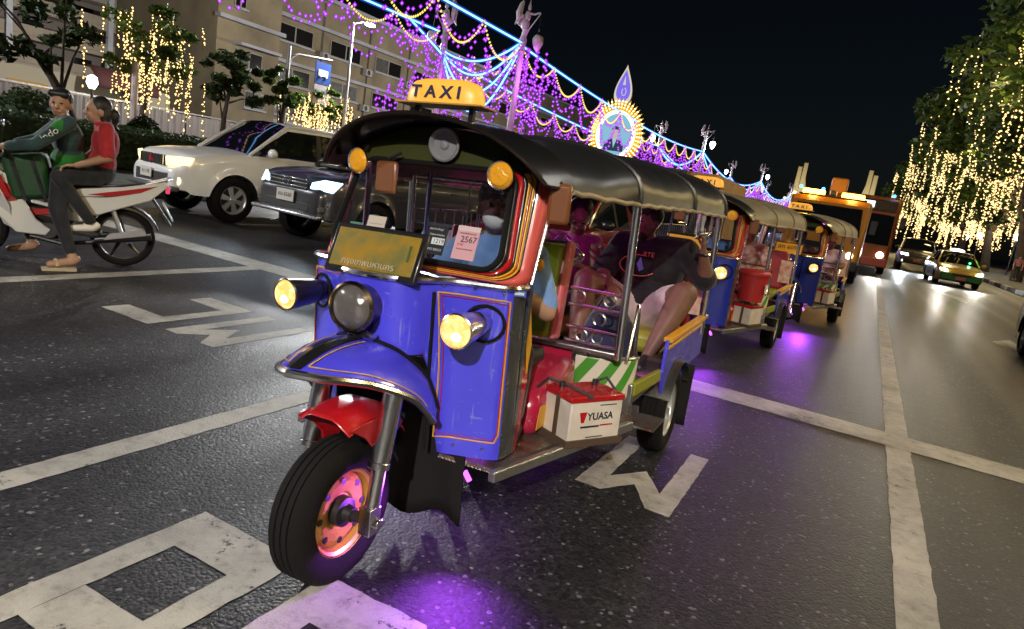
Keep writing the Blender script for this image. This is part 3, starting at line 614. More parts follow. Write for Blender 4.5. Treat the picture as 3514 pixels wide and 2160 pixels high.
    for s in(-1,1):
        c_=(s*.32,.50,1.452); b=MB(); b.lathe([(.02,-.06),(.04,-.035),(.05,-.008),(.053,0),(.051,.005),(.046,.002)],c_,(s*.1,-1,-.08),24); A=b.build('fog_lamp',CHROME,T)
        b=MB(); b.lathe([(.047,0),(.035,.012),(.001,.018)],c_,(s*.1,-1,-.08),20); b.build('amber_lens',AMBER,A)
        b=MB(); b.tube([(c_[0],c_[1]+.03,c_[2]+.02),(c_[0],.56,1.52)],.008,6); b.build('bracket',BLACKP,A)
    b=MB(); b.lathe([(.035,-.05),(.05,-.03),(.062,-.005),(.064,.004),(.058,.008),(.05,.0),(.048,-.006),(.02,-.004),(.014,.004),(.001,.006)],(.055,.53,1.545),(.1,-1,-.05),28); b.build('horn_speaker',M('speaker_grey',(.3,.3,.32),.4,.3),T)
    # mirrors
    for s in(-1,1):
        if s>0: c_=Vector((.515,.62,1.375)); d_=(.085,.03,.15)
        else: c_=Vector((-.175,.50,1.40)); d_=(.12,.025,.125)
        b=MB(); b.box(c_,d_,rot=Matrix.Rotation(.25*s,3,'Z')); q=b.build('mirror',MIRB,T,bev=.02)
        b=MB(); b.tube([c_+Vector((0,0,.07)),c_+Vector((-.04*s,.03,.1))],.007,6); b.build('mirror_arm',BLACKP,q)
    # --- taxi sign
    if sign:
        sg=MB()
        def sgf(u,v):
            a=2*math.pi*u; k=[1,1.0,.93,.82,.6,.001][round(v*5)]; z=[0,.03,.062,.08,.09,.092][round(v*5)]
            ex_=2.6; c2,s2=math.cos(a),math.sin(a); x=math.copysign(abs(c2)**(2/ex_),c2)*.165*k; y=math.copysign(abs(s2)**(2/ex_),s2)*.06*k; return (x,y,z)
        sg.grid(sgf,32,5); sg.lathe([(.001,-.001),(.01,-.001)],(0,0,0),(0,0,1),4)
        SG=sg.build('taxi_sign',SIGNY,T,loc=(.0,.60,1.70),sharp=50); SG.rotation_euler=(0,0,.03)
        b=MB(); b.box((0,0,-.004),(.375,.14,.008)); b.build('sign_base',M('sign_base_yellow',(.6,.33,.06),.5),SG,bev=.003)
        text('T A X I',.064,NAVYINK,'sign_lettering',SG,frame((-.012,-.0605,.036),(1,0,0),(0,.16,1)),.002,bold=.0016,sx=1.1)
        for x in(-.12,.12): MB().box((x,0,-.035),(.02,.02,.07)).build('sign_leg',BLACKP,SG)
    # --- floor, step, engine box, driver seat, partition
    b=MB(); b.prism([(-.44,.45,.355),(.44,.45,.355),(.455,.56,.355),(.70,1.45,.355),(.70,1.5,.355),(-.70,1.5,.355),(-.455,.56,.355)],(0,0,.02)); FL=b.build('floor',TREADP,T)
    for s in(-1,1):
        b=MB(); b.prism([(s*.445,.42,.335),(s*.705,1.40,.335),(s*.735,1.40,.335),(s*.475,.415,.335)],(0,0,.045)); b.build('step_lip',M('tread_lip',(.5,.5,.5),.3,.9,bump=.9,bs=45),T,bev=.006)
    b=MB(); b.prism([(-.33,.84,.37),(-.33,1.33,.37),(-.33,1.33,.66),(-.33,1.05,.62),(-.33,.86,.55)],(.77,0,0)); EB=b.build('engine_box',MAG,T,bev=.05)
    b=MB(); b.prism([(.4405,.86,.41),(.4405,1.0,.41),(.4405,.99,.51),(.4405,.88,.51)],(.003,0,0)); b.build('yellow_decal',YEL,EB)
    b=MB(); b.prism([(.4405,1.01,.41),(.4405,1.25,.41),(.4405,1.25,.50),(.4405,1.0,.50)],(.003,0,0)); b.build('black_decal',BLACKP,EB)
    b=MB(); b.prism([(.44,.60,.38),(.44,.66,.38),(.44,.70,.66),(.44,.68,.86),(.44,.62,1.02),(.44,.60,1.04)],(-.02,0,0),0); b.prism([(.442,.675,.70),(.442,.69,.82),(.442,.635,.99),(.442,.625,.84)],(.003,0,0),1); b.build('kick_panel',[MAG,YEL],T)
    b=MB(); b.box((0,1.04,.655),(.62,.36,.09)); b.build('driver_seat',BLACKPL,T,bev=.03)
    b=MB(); b.box((0,1.30,.955),(.60,.06,.46),rot=Matrix.Rotation(-.16,3,'X')); DB=b.build('driver_backrest',GREENV,T,bev=.03)
    for s in(-1,1):
        b=MB(); b.box((s*.315,1.31,.965),(.035,.09,.48),rot=Matrix.Rotation(-.16,3,'X')); b.build('backrest_edge',PINKV,DB,bev=.016)
    # partition rails with scrolls
    for s in(-1,1):
        for z in(.98,.90,.79,.72): MB().tube([(s*.335,1.37,z),(s*.62,1.37,z-.005)],.009 if z!=.72 else .012,8).build('partition_rail',CHROME,T)
    for s in(-1,1):
        for cx,cz,r_,a0,a1 in((.42,.755,.028,0,360),(.50,.845,.03,-60,240),(.54,.945,.03,120,420),(.50,.755,.026,90,380),(.39,.945,.022,-90,150)):
            b=MB(); b.tube(arc((s*cx,1.37,cz),r_,R(a0),R(a1),18),.0055,6); b.build('scroll',STEEL,T)
    b=MB(); b.box((0,1.39,.685),(1.24,.06,.03)); b.build('partition_ledge',STEEL,T,bev=.006)
    b=MB(); b.box((-.1,1.40,.52),(.95,.02,.30)); b.build('bulkhead',MAG,T)
    for s in(-1,1): # striped quarter panel
        def q_(u,v):
            a=R(90*u); return Vector((s*(.40+.27*math.sin(a)),1.39+.17*(1-math.cos(a)),.66-.21*v))
        ws=[i*.125 for i in range(36)]; b=MB(); b.grid(lambda w_,v:q_(min(1,max(0,(w_*4.375-1.1*v)/3.2)),v),35,10,m=lambda w_,v:1 if ((w_*4.375)%1)<.5 else 0); b.build('striped_panel',[STRIPEG,STRIPEW],T,solid=.006)
        b=MB(); b.tube([q_(i/10,0) for i in range(11)],.01,6); b.build('panel_trim',STEEL,T)
    # posts
    for s in(-1,1):
        b=MB(); b.tube([(s*.62,1.36,.67),(s*.615,1.34,1.43)],.019,14); b.build('chrome_post',CHROME,T)
        b=MB(); b.tube([(s*.735,3.06,.58),(s*.73,3.05,1.42)],.019,14); b.build('chrome_post',CHROME,T)
        b=MB(); b.tube([(-.44,.74+.5*(s>0),.40+.3*(s>0)),(-.445,.74+.5*(s>0),1.45)],.014,10); b.build('cab_post',M('violet_chrome',(.5,.45,.7),.2,1),T)
        b=MB(); b.tube([(s*.70,2.5,1.30),(s*.70,2.52,1.285),(s*.70,2.95,1.285),(s*.70,2.97,1.30),(s*.70,2.97,1.42)],.011,8); b.tube([(s*.70,2.5,1.30),(s*.70,2.5,1.42)],.011,8); b.build('grab_rail',CHROME,T)
        b=MB(); b.tube([(s*.655,1.40,.67),(s*.66,1.45,.9),(s*.655,1.47,.93),(s*.655,1.50,.9),(s*.66,1.52,.67)],.009,8); b.build('grab_handle',CHROME,T)
    # far-side and rear guard bars
    b=MB()
    for k in range(13): y=1.45+k*.118; b.tube([(-.66-.005*k,y,.72),(-.66-.005*k,y,1.25)],.0045,5)
    b.tube([(-.655,1.42,1.25),(-.72,2.95,1.25)],.008,6); b.tube([(-.655,1.42,.72),(-.72,2.95,.72)],.008,6); b.build('side_guard',STEEL,T)
    b=MB(); 
    for k in range(7): x=-.28+k*.06; b.tube([(x,1.36,1.19),(x+.01,1.35,1.44)],.0045,5)
    b.tube([(-.6,1.36,1.19),(.3,1.36,1.19)],.008,6); b.tube([(-.6,1.345,1.43),(.62,1.345,1.43)],.01,6); b.build('driver_guard',STEEL,T)
    b=MB(); b.tube([(-.055,.93,.40),(-.055,.80,1.0)],.012,8); b.tube([(-.055-.26,.79,1.04),(-.15,.74,1.02),(-.055,.78,1.0),(.05,.74,1.02),(.2,.79,1.04)],.012,8); b.build('handlebar',BLACKP,T)
    # rear tub: floor, seat, side panels, arches, wheels
    b=MB(); b.box((0,2.35,.43),(1.34,1.68,.03)); b.build('rear_floor',TREADP,T)
    b=MB(); b.box((0,2.78,.55),(1.28,.55,.15)); b.build('rear_seat',M('seat_lime_print',(.35,.38,.04),.5,dirt=(.3,.05,.03),ds=7),T,bev=.05)
    b=MB(); b.box((0,3.10,.86),(1.28,.1,.5),rot=Matrix.Rotation(-.12,3,'X')); b.build('rear_backrest',M('seat_red',(.35,.03,.04),.5),T,bev=.04)
    for s in(-1,1):
        X=s*.715
        b=MB(); poly=[(1.96,.67),(1.97,.58)]+[(2.25-.315*math.cos(R(a)),.22-gz*.68*s+.33*math.sin(R(a))) for a in range(60,151,10)][::-1][::-1]
        arcp=[(2.27+.31*math.cos(R(a)),.235-gz*.68*s+.335*math.sin(R(a))) for a in range(150,-1,-10)]
        poly=[(1.93,.52)]+[p for p in arcp if p[1]>.3]+[(2.62,.42),(3.18,.42),(3.17,.70),(1.96,.70)]
        b.prism([(X,y,z) for y,z in poly],(s*.02,0,0)); SP=b.build('rear_side_panel',BL,T,bev=.004)
        b=MB(); b.box((X+s*.012,2.57,.655),(.024,1.18,.02)); b.box((X+s*.012,2.57,.70),(.05,1.2,.025)); b.build('side_trim',YEL if s>0 else STEEL,SP,bev=.003)
        b=MB(); b.grid(lambda u,v:(X+s*lerp(-.16,.07,v),2.27+(.315+.012*math.sin(v*3.1))*math.cos(R(lerp(152,28,u))),.235-gz*.68*s+(.325+.012*math.sin(v*3.1))*math.sin(R(lerp(152,28,u)))),18,6,thick=(0,0,-.006)); b.build('wheel_arch',M('arch_chrome',(.3,.29,.25),.25,.9),T)
        wheel('rear_wheel',T,(s*.685,2.25,.262-gz*.685*s),.262,.15,s,M('rim_alloy',(.7,.7,.7),.3,.7),spokes=5)
        b=MB(); b.grid(lambda u,v:(s*lerp(.58,.80,v),2.58+.03*math.sin(u*3+v*2),lerp(.48,.09,u)-gz*.68*s),6,3); b.build('mudflap',M('mudflap_rubber',(.008,.0065,.0065),.8,spec=.25),T,solid=.008)
        b=MB(); b.prism([(s*.66,1.52,.47),(s*.70,1.95,.47),(s*.725,1.95,.47),(s*.69,1.51,.47)],(0,0,.065)); b.build('sill',M('sill_olive',(.28,.3,.02),.4),T,bev=.004)
        b=MB(); b.box((s*.655,1.52,.43),(.05,.04,.2)); b.build('sill_bracket',STEEL,T,bev=.005)
        b=MB(); b.box((s*.70,1.70,.295),(.2,.24,.012)); b.build('foot_plate',TREADP,T)
        b=MB(); b.box((s*.62,1.66,.36),(.03,.05,.16)); b.build('foot_plate_hanger',REDP,T)
    b=MB(); b.box((0,3.17,.56),(1.4,.02,.3)); b.build('tail_panel',BL,T)
    b=MB(); b.box((.64,3.0,.86),(.14,.02,.28)); b.build('advert_board',M('advert_print',(.7,.62,.5),.5,dirt=(.6,.12,.05),dirtamt=.9,ds=18),T)
    b=MB(); b.box((0,1.9,.33),(.08,2.6,.1)); b.box((0,2.25,.26),(1.2,.08,.08)); b.build('chassis',DARKM,T)
    # mudflap behind front wheel + neon
    b=MB(); b.grid(lambda u,v:(lerp(-.30,.33,v),.44+.03*math.sin(v*9)*u,lerp(.62,.115+.018*math.sin(v*17),u)),8,18); b.build('front_mudflap',M('mudflap_rubber',(.008,.0065,.0065),.8,spec=.25),T,solid=.006)
    b=MB(); b.box((0,.50,.52),(.4,.02,.4)); b.build('wheel_well',BLACKP,T)
    if neon:
        NE=ME('neon_violet',(.6,.1,1),3.2)
        b=MB(); b.tube([(.33,.455,.33),(.352,.46,.295)],.011,8); b.build('neon_tube',NE,T); MB().tube([(-.33,.455,.33),(-.352,.46,.295)],.011,8).build('neon_tube',NE,T)
        light('neon_glow','AREA',(0,.75,.30),1.6*glow,(.45,.08,1),T,(0,.55,0),sx=.75,sy=.5)
        light('neon_glow','SPOT',(.345,.43,.30),34*glow,(.42,.06,1),T,(.60,-.05,0),.03,95,.9); light('neon_glow','SPOT',(.36,.36,.26),34*glow,(.45,.08,1),T,(.1,.03,.2),.03,75,.9)
        light('neon_glow','POINT',(.0,2.2,.3),2*glow,(.45,.1,1),T,size=.1)
        b=MB(); b.tube([(-.4,1.6,1.55),(.4,1.6,1.55)],.008,6); b.build('cabin_led_strip',ME('led_magenta',(1,.08,.8),4),T)
        light('cabin_led','AREA',(0,1.75,1.53),led,(1,.1,.75),T,(0,2.6,.8),sx=.8,sy=.1)
        light('cabin_led_front','POINT',(0,.86,1.50),.05*led,(1,.45,.6),T,size=.05)
    return T
# ================================================================ trees and fairy lights
BARK=M('bark',(.06,.045,.035),.9,var=.4,vs=3,bump=.8,bs=14)
FAIRY=ME('fairy_bulb_warm',(1,.66,.24),3.2); FAIRYF=ME('fairy_bulb_far',(1,.68,.28),2.8)
def bulbs(pts,r,m,name='bulbs',parent=None,stuff=True):
    pts=np.asarray(pts,float); n=len(pts); a=np.array([(1,0,0),(-1,0,0),(0,1,0),(0,-1,0),(0,0,1),(0,0,-1)],float); rr=np.asarray(r).reshape(-1,1,1) if np.ndim(r) else r
    v=pts[:,None,:]+a[None]*rr; F=np.array([(0,2,4),(2,1,4),(1,3,4),(3,0,4),(2,0,5),(1,2,5),(3,1,5),(0,3,5)]); f=(np.arange(n)*6)[:,None,None]+F[None]
    me=bpy.data.meshes.new(name); me.vertices.add(6*n); me.vertices.foreach_set('co',v.ravel()); me.loops.add(24*n); me.loops.foreach_set('vertex_index',f.ravel()); me.polygons.add(8*n); me.polygons.foreach_set('loop_start',np.arange(8*n)*3); me.polygons.foreach_set('loop_total',np.full(8*n,3)); me.polygons.foreach_set('use_smooth',[True]*8*n)
    me.materials.append(m); me.update(calc_edges=True)
    o=bpy.data.objects.new(name,me); C.objects.link(o)
    if parent: o.parent=parent
    if stuff: o['kind']='stuff'
    return o
def tree(name,loc,h,rad,ch,label,n=6000,size=.13,seed=0,leafm=None,clumps=40,tr=.22,lean=(0,0),group=None,cat='tree',base=None):
    rg=random.Random(seed); rs=np.random.RandomState(seed+50)
    T=empty(name,loc,0,label,cat,group); cz=h-ch; base=base if base is not None else cz*.75
    b=MB(); top=Vector((lean[0],lean[1],cz*.85)); trunk=[Vector((lean[0]*t**1.5+.08*math.sin(t*5+seed),lean[1]*t**1.5+.06*math.cos(t*4+seed),top.z*t)) for t in[i/7 for i in range(8)]]
    b.tube(trunk,[tr*(1.25-.6*i/7) for i in range(8)],9); b.build('trunk',BARK,T)
    cs=[]
    for k in range(clumps):
        a=rg.uniform(0,2*math.pi); q=math.sqrt(rg.random())*.9; z=rg.uniform(-.75,.85); s=math.sqrt(max(.05,1-z*z*.8)); cs.append(Vector((lean[0]+math.cos(a)*rad[0]*q*s,lean[1]+math.sin(a)*rad[1]*q*s,cz+z*ch*.9)))
    b=MB()
    for k,c_ in enumerate(cs[:max(6,clumps//3)]):
        p0=trunk[rg.randint(4,7)]; mid=p0.lerp(c_,.5)+Vector((0,0,.25*(c_-p0).length*.4)); b.tube([p0,mid,c_],[tr*.42,tr*.26,tr*.08],5)
    b.build('limbs',BARK,T)
    cs_=np.array([tuple(c_) for c_ in cs]); idx=rs.randint(0,len(cs),n); cr=rs.uniform(.5,1.15,len(cs))*min(rad)*.26
    d=rs.normal(size=(n,3)); d/=np.linalg.norm(d,axis=1)[:,None]; p=cs_[idx]+d*(rs.uniform(.25,1,(n,1))**.6)*cr[idx][:,None]*np.array([1.15,1.15,.7])
    leaves('crown',p,size,leafm or LEAF,T,seed)
    return T,cs
def fairy(T_loc,cs,label,nst,lmin,lmax,step,r,m,seed,sel=None,wrap=0,group=None,jit=.02,glow=2,gp=12,front=False):
    rg=random.Random(seed); pts=[]; F=empty('fairy_lights',T_loc,0,label,'string lights',group); cab=MB()
    cc=[c_ for c_ in cs if (sel is None or sel(c_))] or cs
    for k in range(nst):
        c_=rg.choice(cc); a=Vector((c_.x+rg.gauss(0,.55),c_.y+rg.gauss(0,.55),c_.z+rg.uniform(-.5,.3))); L_=rg.uniform(lmin,lmax); n=max(3,int(L_/step))
        sw,sv=rg.uniform(-.12,.12),rg.uniform(0,6)
        for i in range(n): pts.append((a.x+rg.gauss(0,jit*1.5)+sw*math.sin(i*.23+sv),a.y+rg.gauss(0,jit),a.z-i*step*rg.uniform(.9,1.1)))
        cab.tube([a,(a.x,a.y,a.z-L_)],.004,3,caps=False)
    for k in range(wrap):
        p,q=rg.choice(cc),rg.choice(cc); n=max(4,int((p-q).length/step))
        for i,s in enumerate(sag(p,q,rg.uniform(.1,.5),n)): pts.append(tuple(s+Vector((rg.gauss(0,jit),rg.gauss(0,jit),rg.gauss(0,jit)))))
    tag(cab.build('wires',BLACKPL,F),kind='stuff'); bulbs(pts,r*np.random.RandomState(seed).uniform(.6,1.35,len(pts)),m,'bulbs',F)
    for k in range(glow): c_=rg.choice(cc); light('string_glow','POINT',(c_.x-(1.5 if front else 0),c_.y-(2.5 if front else 0),c_.z-(.2 if front else 1.2)),gp,(1,.75,.35),F,size=.5)
    return F
RT=[(9.3,21,12,6.6,16000,.17),(8.9,31,12.5,7.6,18000,.18),(9.2,42,12.5,8.0,17000,.2),(8.8,55,12.5,8.4,13000,.24),(9.0,71,11.5,8.4,11000,.28),(8.8,88,12,8.6,9000,.33),(9.0,108,12,8.8,7000,.38)]
RT=[(a,b_,c_,d,int(e*1.5),f*1.1) for a,b_,c_,d,e,f in RT]
ORD=['nearest','second','third','fourth','fifth','sixth','seventh']
for i,(x,y,h,r_,n,sz) in enumerate(RT):
    T,cs=tree('street_tree',(x,y,.14),h,(r_,r_*.85,4.2),4.3,f'spreading street tree hung with warm lights, {ORD[i]} along the right-hand pavement',n,sz,seed=11+i,clumps=95,tr=.3,lean=(-.8,0),group='lit trees on the right-hand pavement')
    sel=lambda c_,r_=r_:c_.x<r_*.35
    F=fairy((x,y,.14),cs,f'warm fairy light strands in the {ORD[i]} tree on the right-hand pavement',[120,210,260,270,280,260,220][i],1.2,[2.4,2.6,2.9,3.1,3.3,3.6,3.8][i],[.13,.12,.115,.13,.15,.18,.22][i],[.026,.03,.036,.045,.055,.068,.085][i],FAIRY if i<3 else FAIRYF,31+i,sel,group='fairy lights in the pavement trees',glow=7,gp=[170,220,240,240,260,280,300][i],front=True)
# the row goes on beside and behind the camera
for y,nm in((8,'level with'),(-5,'just behind')):
    T,cs=tree('street_tree',(9.2,y,.14),10.5,(5.0,6,3.2),3.3,f'lit street tree {nm} the camera, outside the picture',7000,.2,seed=60+y,clumps=40,tr=.3); fairy((9.2,y,.14),cs,f'warm fairy lights in the tree {nm} the camera',70,1.5,3.5,.16,.04,FAIRY,70+y,lambda c_:c_.x<2,glow=5,gp=450,front=True)
# left side
T,cs=tree('dark_tree',(-21.0,11.9,.12),5.2,(1.5,1.8,1.6),1.6,'unlit dark tree with leaning trunk behind the motorcycle riders',2000,.13,seed=3,leafm=LEAFD,clumps=26,tr=.13,lean=(-.4,-1.6))
T,cs=tree('lit_tree',(-22.5,14.3,.12),5.4,(1.5,1.5,1.5),1.4,'small tree dripping with warm fairy lights beside a pale post',2600,.11,seed=5,clumps=22,tr=.1,lean=(0,.4))
fairy((-22.5,14.3,.12),cs,'warm fairy light strands hanging from the small tree by the pale post',64,.7,1.9,.09,.03,FAIRY,5,wrap=10)
T,cs=tree('dark_tree',(-24,19.0,.12),4.9,(1.5,1.7,1.3),1.3,'dark unlit tree in front of the building, above the white suv',2400,.13,seed=8,leafm=LEAFD,clumps=22,tr=.11)
T,cs=tree('dark_tree',(-24,21.8,.12),5.0,(1.0,1.1,1.2),1.2,'slim bright-leaved tree beside the bus stop post',1300,.14,seed=9,clumps=14,tr=.08)
T,cs=tree('lit_tree',(-24,23.9,.12),4.3,(1.3,1.3,.9),.9,'low tree wrapped in warm lights above the dark suv',1700,.12,seed=12,clumps=18,tr=.08)
fairy((-24,23.9,.12),cs,'warm light strands on the low tree above the dark suv',46,.8,1.7,.09,.04,FAIRY,13,wrap=8)
for k,(x,y,l) in enumerate(((-19,30.0,'low lit tree behind the first tuk-tuk taxi sign'),(-19.5,36.0,'low lit tree beyond the flags'),(-19,44,'low lit tree near the medallion'))):
    T,cs=tree('lit_tree',(x,y,.12),3.6,(1.2,1.2,.9),.9,l,1300,.14,seed=22+k,clumps=14,tr=.08); fairy((x,y,.12),cs,'warm light strands on the '+l,26,.6,1.6,.1,.04,FAIRY,40+k,wrap=5)
ST=empty('orange_lantern',(-23.5,11.6,.12),0,'short warm strand of lights hanging at the top left corner','string lights'); bulbs([(rng.gauss(0,.03),-.9+rng.gauss(0,.03),5.0+k*.05) for k in range(40)],.04,FAIRY,'bulbs',ST); MB().tube([(0,-.9,4.9),(0,-.9,7.2)],.01,4).build('wire',BLACKPL,ST)
# ================================================================ cars
GLASSD=M('tinted_glass',(.006,.007,.009),.04,spec=.7); GREYPLAS=M('grey_plastic',(.07,.07,.075),.5)
def car(name,loc,rz,label,cat,paint,S,group=None):
    """S: L length, W half width, sill, wheels (yf,yr), wr, top profile, cabin, ... front at y=0 facing -y"""
    T=empty(name,loc,rz,label,cat,group)
    L,W,sill,yf,yr,wr=S['L'],S['W'],S['sill'],S['yf'],S['yr'],S['wr']; ar=wr*1.17
    tp=S['top']; wt=[(0,.80),(.06,.90),(.2,.965),(.5,1),(L*.5,1.0),(L-.5,1),(L-.12,.95),(L,.88)]
    ys=sorted(set([0,.03,.08,.15,.25,.4]+[yf+ar*math.cos(R(a)) for a in range(0,181,12)]+[yr+ar*math.cos(R(a)) for a in range(0,181,12)]+[yf+ar+.02,yf-ar-.02,yr+ar+.02,yr-ar-.02]+[1.5,1.9,2.3,L-.4,L-.2,L-.08,L]))
    ip=lambda tab,y:float(np.interp(y,[t[0] for t in tab],[t[1] for t in tab]))
    def bot(y):
        z=sill+(.06 if y<.15 or y>L-.15 else 0)
        for c_ in(yf,yr):
            if abs(y-c_)<ar: z=max(z,wr*.98+math.sqrt(max(0,ar*ar-(y-c_)**2)))
        return z
    rows=[0,.12,.3,.5,.68,.82,.92,1.0]; fl=S.get('flare',.03)
    b=MB(); ny=len(ys)
    def sidept(y,k):
        zb,zt=bot(y),ip(tp,y); zb=min(zb,zt-.05); z=lerp(zb,zt,k); w_=W*ip(wt,y)
        h=(z-sill)/max(.1,(zt-sill)); x=w_*(1-.05*abs(h-.55)**1.5*2)-(.05*max(0,h-.85)/.15)
        for c_ in(yf,yr):
            d=abs(math.hypot(y-c_,z-wr)-ar)
            if d<.09: x+=fl*(1-d/.09)
        return x,z
    tt=[.93,.75,.4,0,-.4,-.75,-.93]
    def ring(y,dy=0,sx=1,zl=0,zh=0):
        S_=[sidept(y,k) for k in rows]; xt,zt=S_[-1]; o=[]
        zm=sill+.45*(zt-sill)
        for x,z in S_: o.append((x*sx,y+dy,z+(zl if z<zm else -zh)))
        for t in tt: o.append((xt*t*sx,y+dy,zt-zh+S.get('crown',.035)*(1-t*t)))
        for x,z in reversed(S_): o.append((-x*sx,y+dy,z+(zl if z<zm else -zh)))
        return o
    rings=[ring(0,-.11,.80,.05,.10),ring(0,-.085,.92,.02,.05),ring(0,-.03,.985,0,.012)]+[ring(y) for y in ys]+[ring(L,.04,.97,0,.03),ring(L,.08,.85,.05,.1)]
    npt=len(rings[0]); b.grid(lambda u,v:rings[round(u*(len(rings)-1))][round(v*(npt-1))],len(rings)-1,npt-1)
    k=len(b.v); b.f.append(tuple(range(npt))); b.f.append(tuple(range(k-1,k-npt-1,-1))); b.m+=[0,0]
    B=b.build('body',paint,T,sharp=180,sub=1)
    # cabin
    cb=S['cabin']; yb,yrf,yrr,ye,zr,zb,wr_=cb['ws0'],cb['roof0'],cb['roof1'],cb['end'],cb['z'],cb['belt'],cb['wr']
    cy_=[yb,lerp(yb,yrf,.5),yrf,yrf+.12]+[p for a in cb['pillars'] for p in(a-.05,a+.05)]+[yrr,lerp(yrr,ye,.5),ye]; cy_=sorted(cy_)
    rz_=[(yb,zb),(yrf,zr-.03),(lerp(yrf,yrr,.4),zr),(yrr,zr-.03),(ye,zb)]
    Wb=W-.07
    sec=[(1,0,0),(1,.06,0),(1,.84,0),(1,.95,.02),(.94,1.0,.05),(.6,1.0,.0),(0,1.0,0),(-.6,1,0),(-.94,1,.05),(-1,.95,.02),(-1,.84,0),(-1,.06,0),(-1,0,0)]
    def cab(u,v):
        y=cy_[round(u*(len(cy_)-1))]; k=sec[round(v*12)]; zt=ip(rz_,y); h=(zt-zb)/(zr-zb); hh=k[1]*h
        x=k[0]*lerp(Wb,wr_,hh); z=zb+(zt-zb)*k[1]-k[2]*h*.5+(.04*h*(1-abs(k[0]))); return (x,y,z)
    def cm(u,v):
        i=min(int(u*(len(cy_)-1)),len(cy_)-2); y0,y1=cy_[i],cy_[i+1]; ym=(y0+y1)/2; j=min(int(v*12),11)
        side=j in(1,10)
        if side:
            for a in cb['pillars']:
                if abs(ym-a)<.04: return 2
            if yrf+.1<ym<yrr or (ym<yrf and ym>lerp(yb,yrf,.3)): return 1
            return 1 if ym<yrr+.05 else 0
        if j in(4,5,6,7) and (y1<=yrf+.001): return 1
        if j in(4,5,6,7) and (y0>=yrr-.001): return 1
        return 0
    b=MB(); b.grid(cab,len(cy_)-1,12,m=cm); CB=b.build('cabin',[paint,GLASSD,BLACKPL],T,sharp=40)
    for s in(-1,1): MB().tube([(s*lerp(Wb,wr_,.02),yb,zb+.01),(s*lerp(Wb,wr_,.97),yrf+.01,zr-.055),(s*(wr_-.0),lerp(yrf,yrr,.5),zr-.03),(s*wr_,yrr,zr-.06)],[.03,.034,.028,.024],6).build('roof_rail',paint,T)
    # underbody, wheels
    b=MB(); b.box((0,L/2,sill+.12),(2*W-.3,L-.5,.22)); b.box((0,yf,wr+.18),(2*W-.12,2*ar+.02,.3)); b.box((0,yr,wr+.18),(2*W-.12,2*ar+.02,.3)); b.build('underbody',BLACKPL,T)
    for s in(-1,1):
        for y in(yf,yr): wheel('wheel',T,(s*(W-.115),y,wr),wr,S.get('tw',.24),s,S.get('rim',STEEL),spokes=S.get('sp',6),rimr=S.get('rimr',.62),seg=32)
        b=MB(); c_=Vector((s*(W+.13),yb+.32,zb+.09)); b.ell(c_,(.12,.07,.085)); b.box(c_+Vector((-s*.12,.02,-.05)),(.14,.05,.04)); b.build('door_mirror',S.get('mirror',paint),T)
        for a in cb['pillars'][:2]: MB().box((s*(W+.002-.012),a+.15,zb-.12),(.03,.16,.03)).build('door_handle',S.get('mirror',paint),T,bev=.008)
    return T
def boxp(T,name,c,d,m,bev=.01,rot=None):
    return MB().box(c,d,rot=rot).build(name,m,T,bev=bev)
def lampcl(T,name,pts,m,bulge=.02,nrm=(0,-1,0)): # headlamp unit from outline (3d pts), prism
    return MB().prism(pts,Vector(nrm)*bulge).build(name,m,T,bev=.008)
PEARL=M('pearl_white',(.84,.85,.86),.3,coat=.8); GUN=M('gunmetal',(.055,.055,.065),.32,.4,coat=.8)
SUVSPEC=dict(L=4.7,W=.9,sill=.42,yf=.87,yr=3.65,wr=.39,tw=.27,flare=.05,crown=.05,sp=6,rimr=.62,rim=M('alloy_bright',(.7,.7,.7),.35,.6),
  top=[(0,.84),(.04,.95),(.15,1.05),(.5,1.12),(1.2,1.19),(1.6,1.2),(4.3,1.22),(4.62,1.15),(4.7,1.0)],
  cabin=dict(ws0=1.15,roof0=1.95,roof1=4.25,end=4.66,z=1.84,belt=1.18,wr=.70,pillars=[2.65,3.6]))
HLWARM=lensmat('suv_lamp_warm',(1,.8,.4),(1,.68,.28),2.6); HLCOOL=lensmat('suv_lamp_cool',(.75,.9,1),(.4,.7,1),4.0); FOGW=ME('fog_lamp_warm',(1,.78,.4),3)
PLATEW=M('plate_white',(.62,.6,.55),.5)
# white SUV
SW=car('suv',(-10.75,7.25,0),R(-7),'white suv with warm headlights lit, behind the motorcycle','suv',PEARL,SUVSPEC,'suvs waiting at the stop line')
for s in(-1,1):
    lampcl(SW,'headlamp',[(s*.42,-.06,.84),(s*.84,.10,.90),(s*.85,.16,1.02),(s*.62,-.02,1.01),(s*.42,-.075,.99)],HLWARM,.03)
    b=MB(); b.lathe([(.085,0),(.07,.02),(.001,.028)],(s*.66,-.02,.62),(s*.2,-1,0),18); b.build('fog_lamp',FOGW,SW)
    light('headlamp_beam','SPOT',(s*.62,-.15,.93),30,(1,.8,.5),SW,(s*.7,-6,.1),.06,110,.7)
    gr=MB().box((s*.21,-.085,.915),(.38,.03,.17)).build('grille',BLACKP,SW,bev=.02)
    for k in range(6): MB().box((s*(.06+.06*k),-.105,.915),(.022,.02,.15)).build('grille_bar',CHROME,gr)
EM=M('emblem_red',(.5,.03,.04),.3,.3)
b=MB()
for a in(90,210,330):
    d=Vector((math.cos(R(a)),0,math.sin(R(a)))); e=Vector((-d.z,0,d.x)); p=Vector((0,-.115,.915)); b.prism([p,p+d*.045+e*.03,p+d*.09,p+d*.045-e*.03],(0,-.012,0))
b.build('emblem',EM,SW)
boxp(SW,'lower_grille',(0,-.09,.63),(1.05,.04,.20),BLACKPL,.03); boxp(SW,'bumper_guard',(0,-.08,.48),(1.5,.14,.09),GREYPLAS,.03)
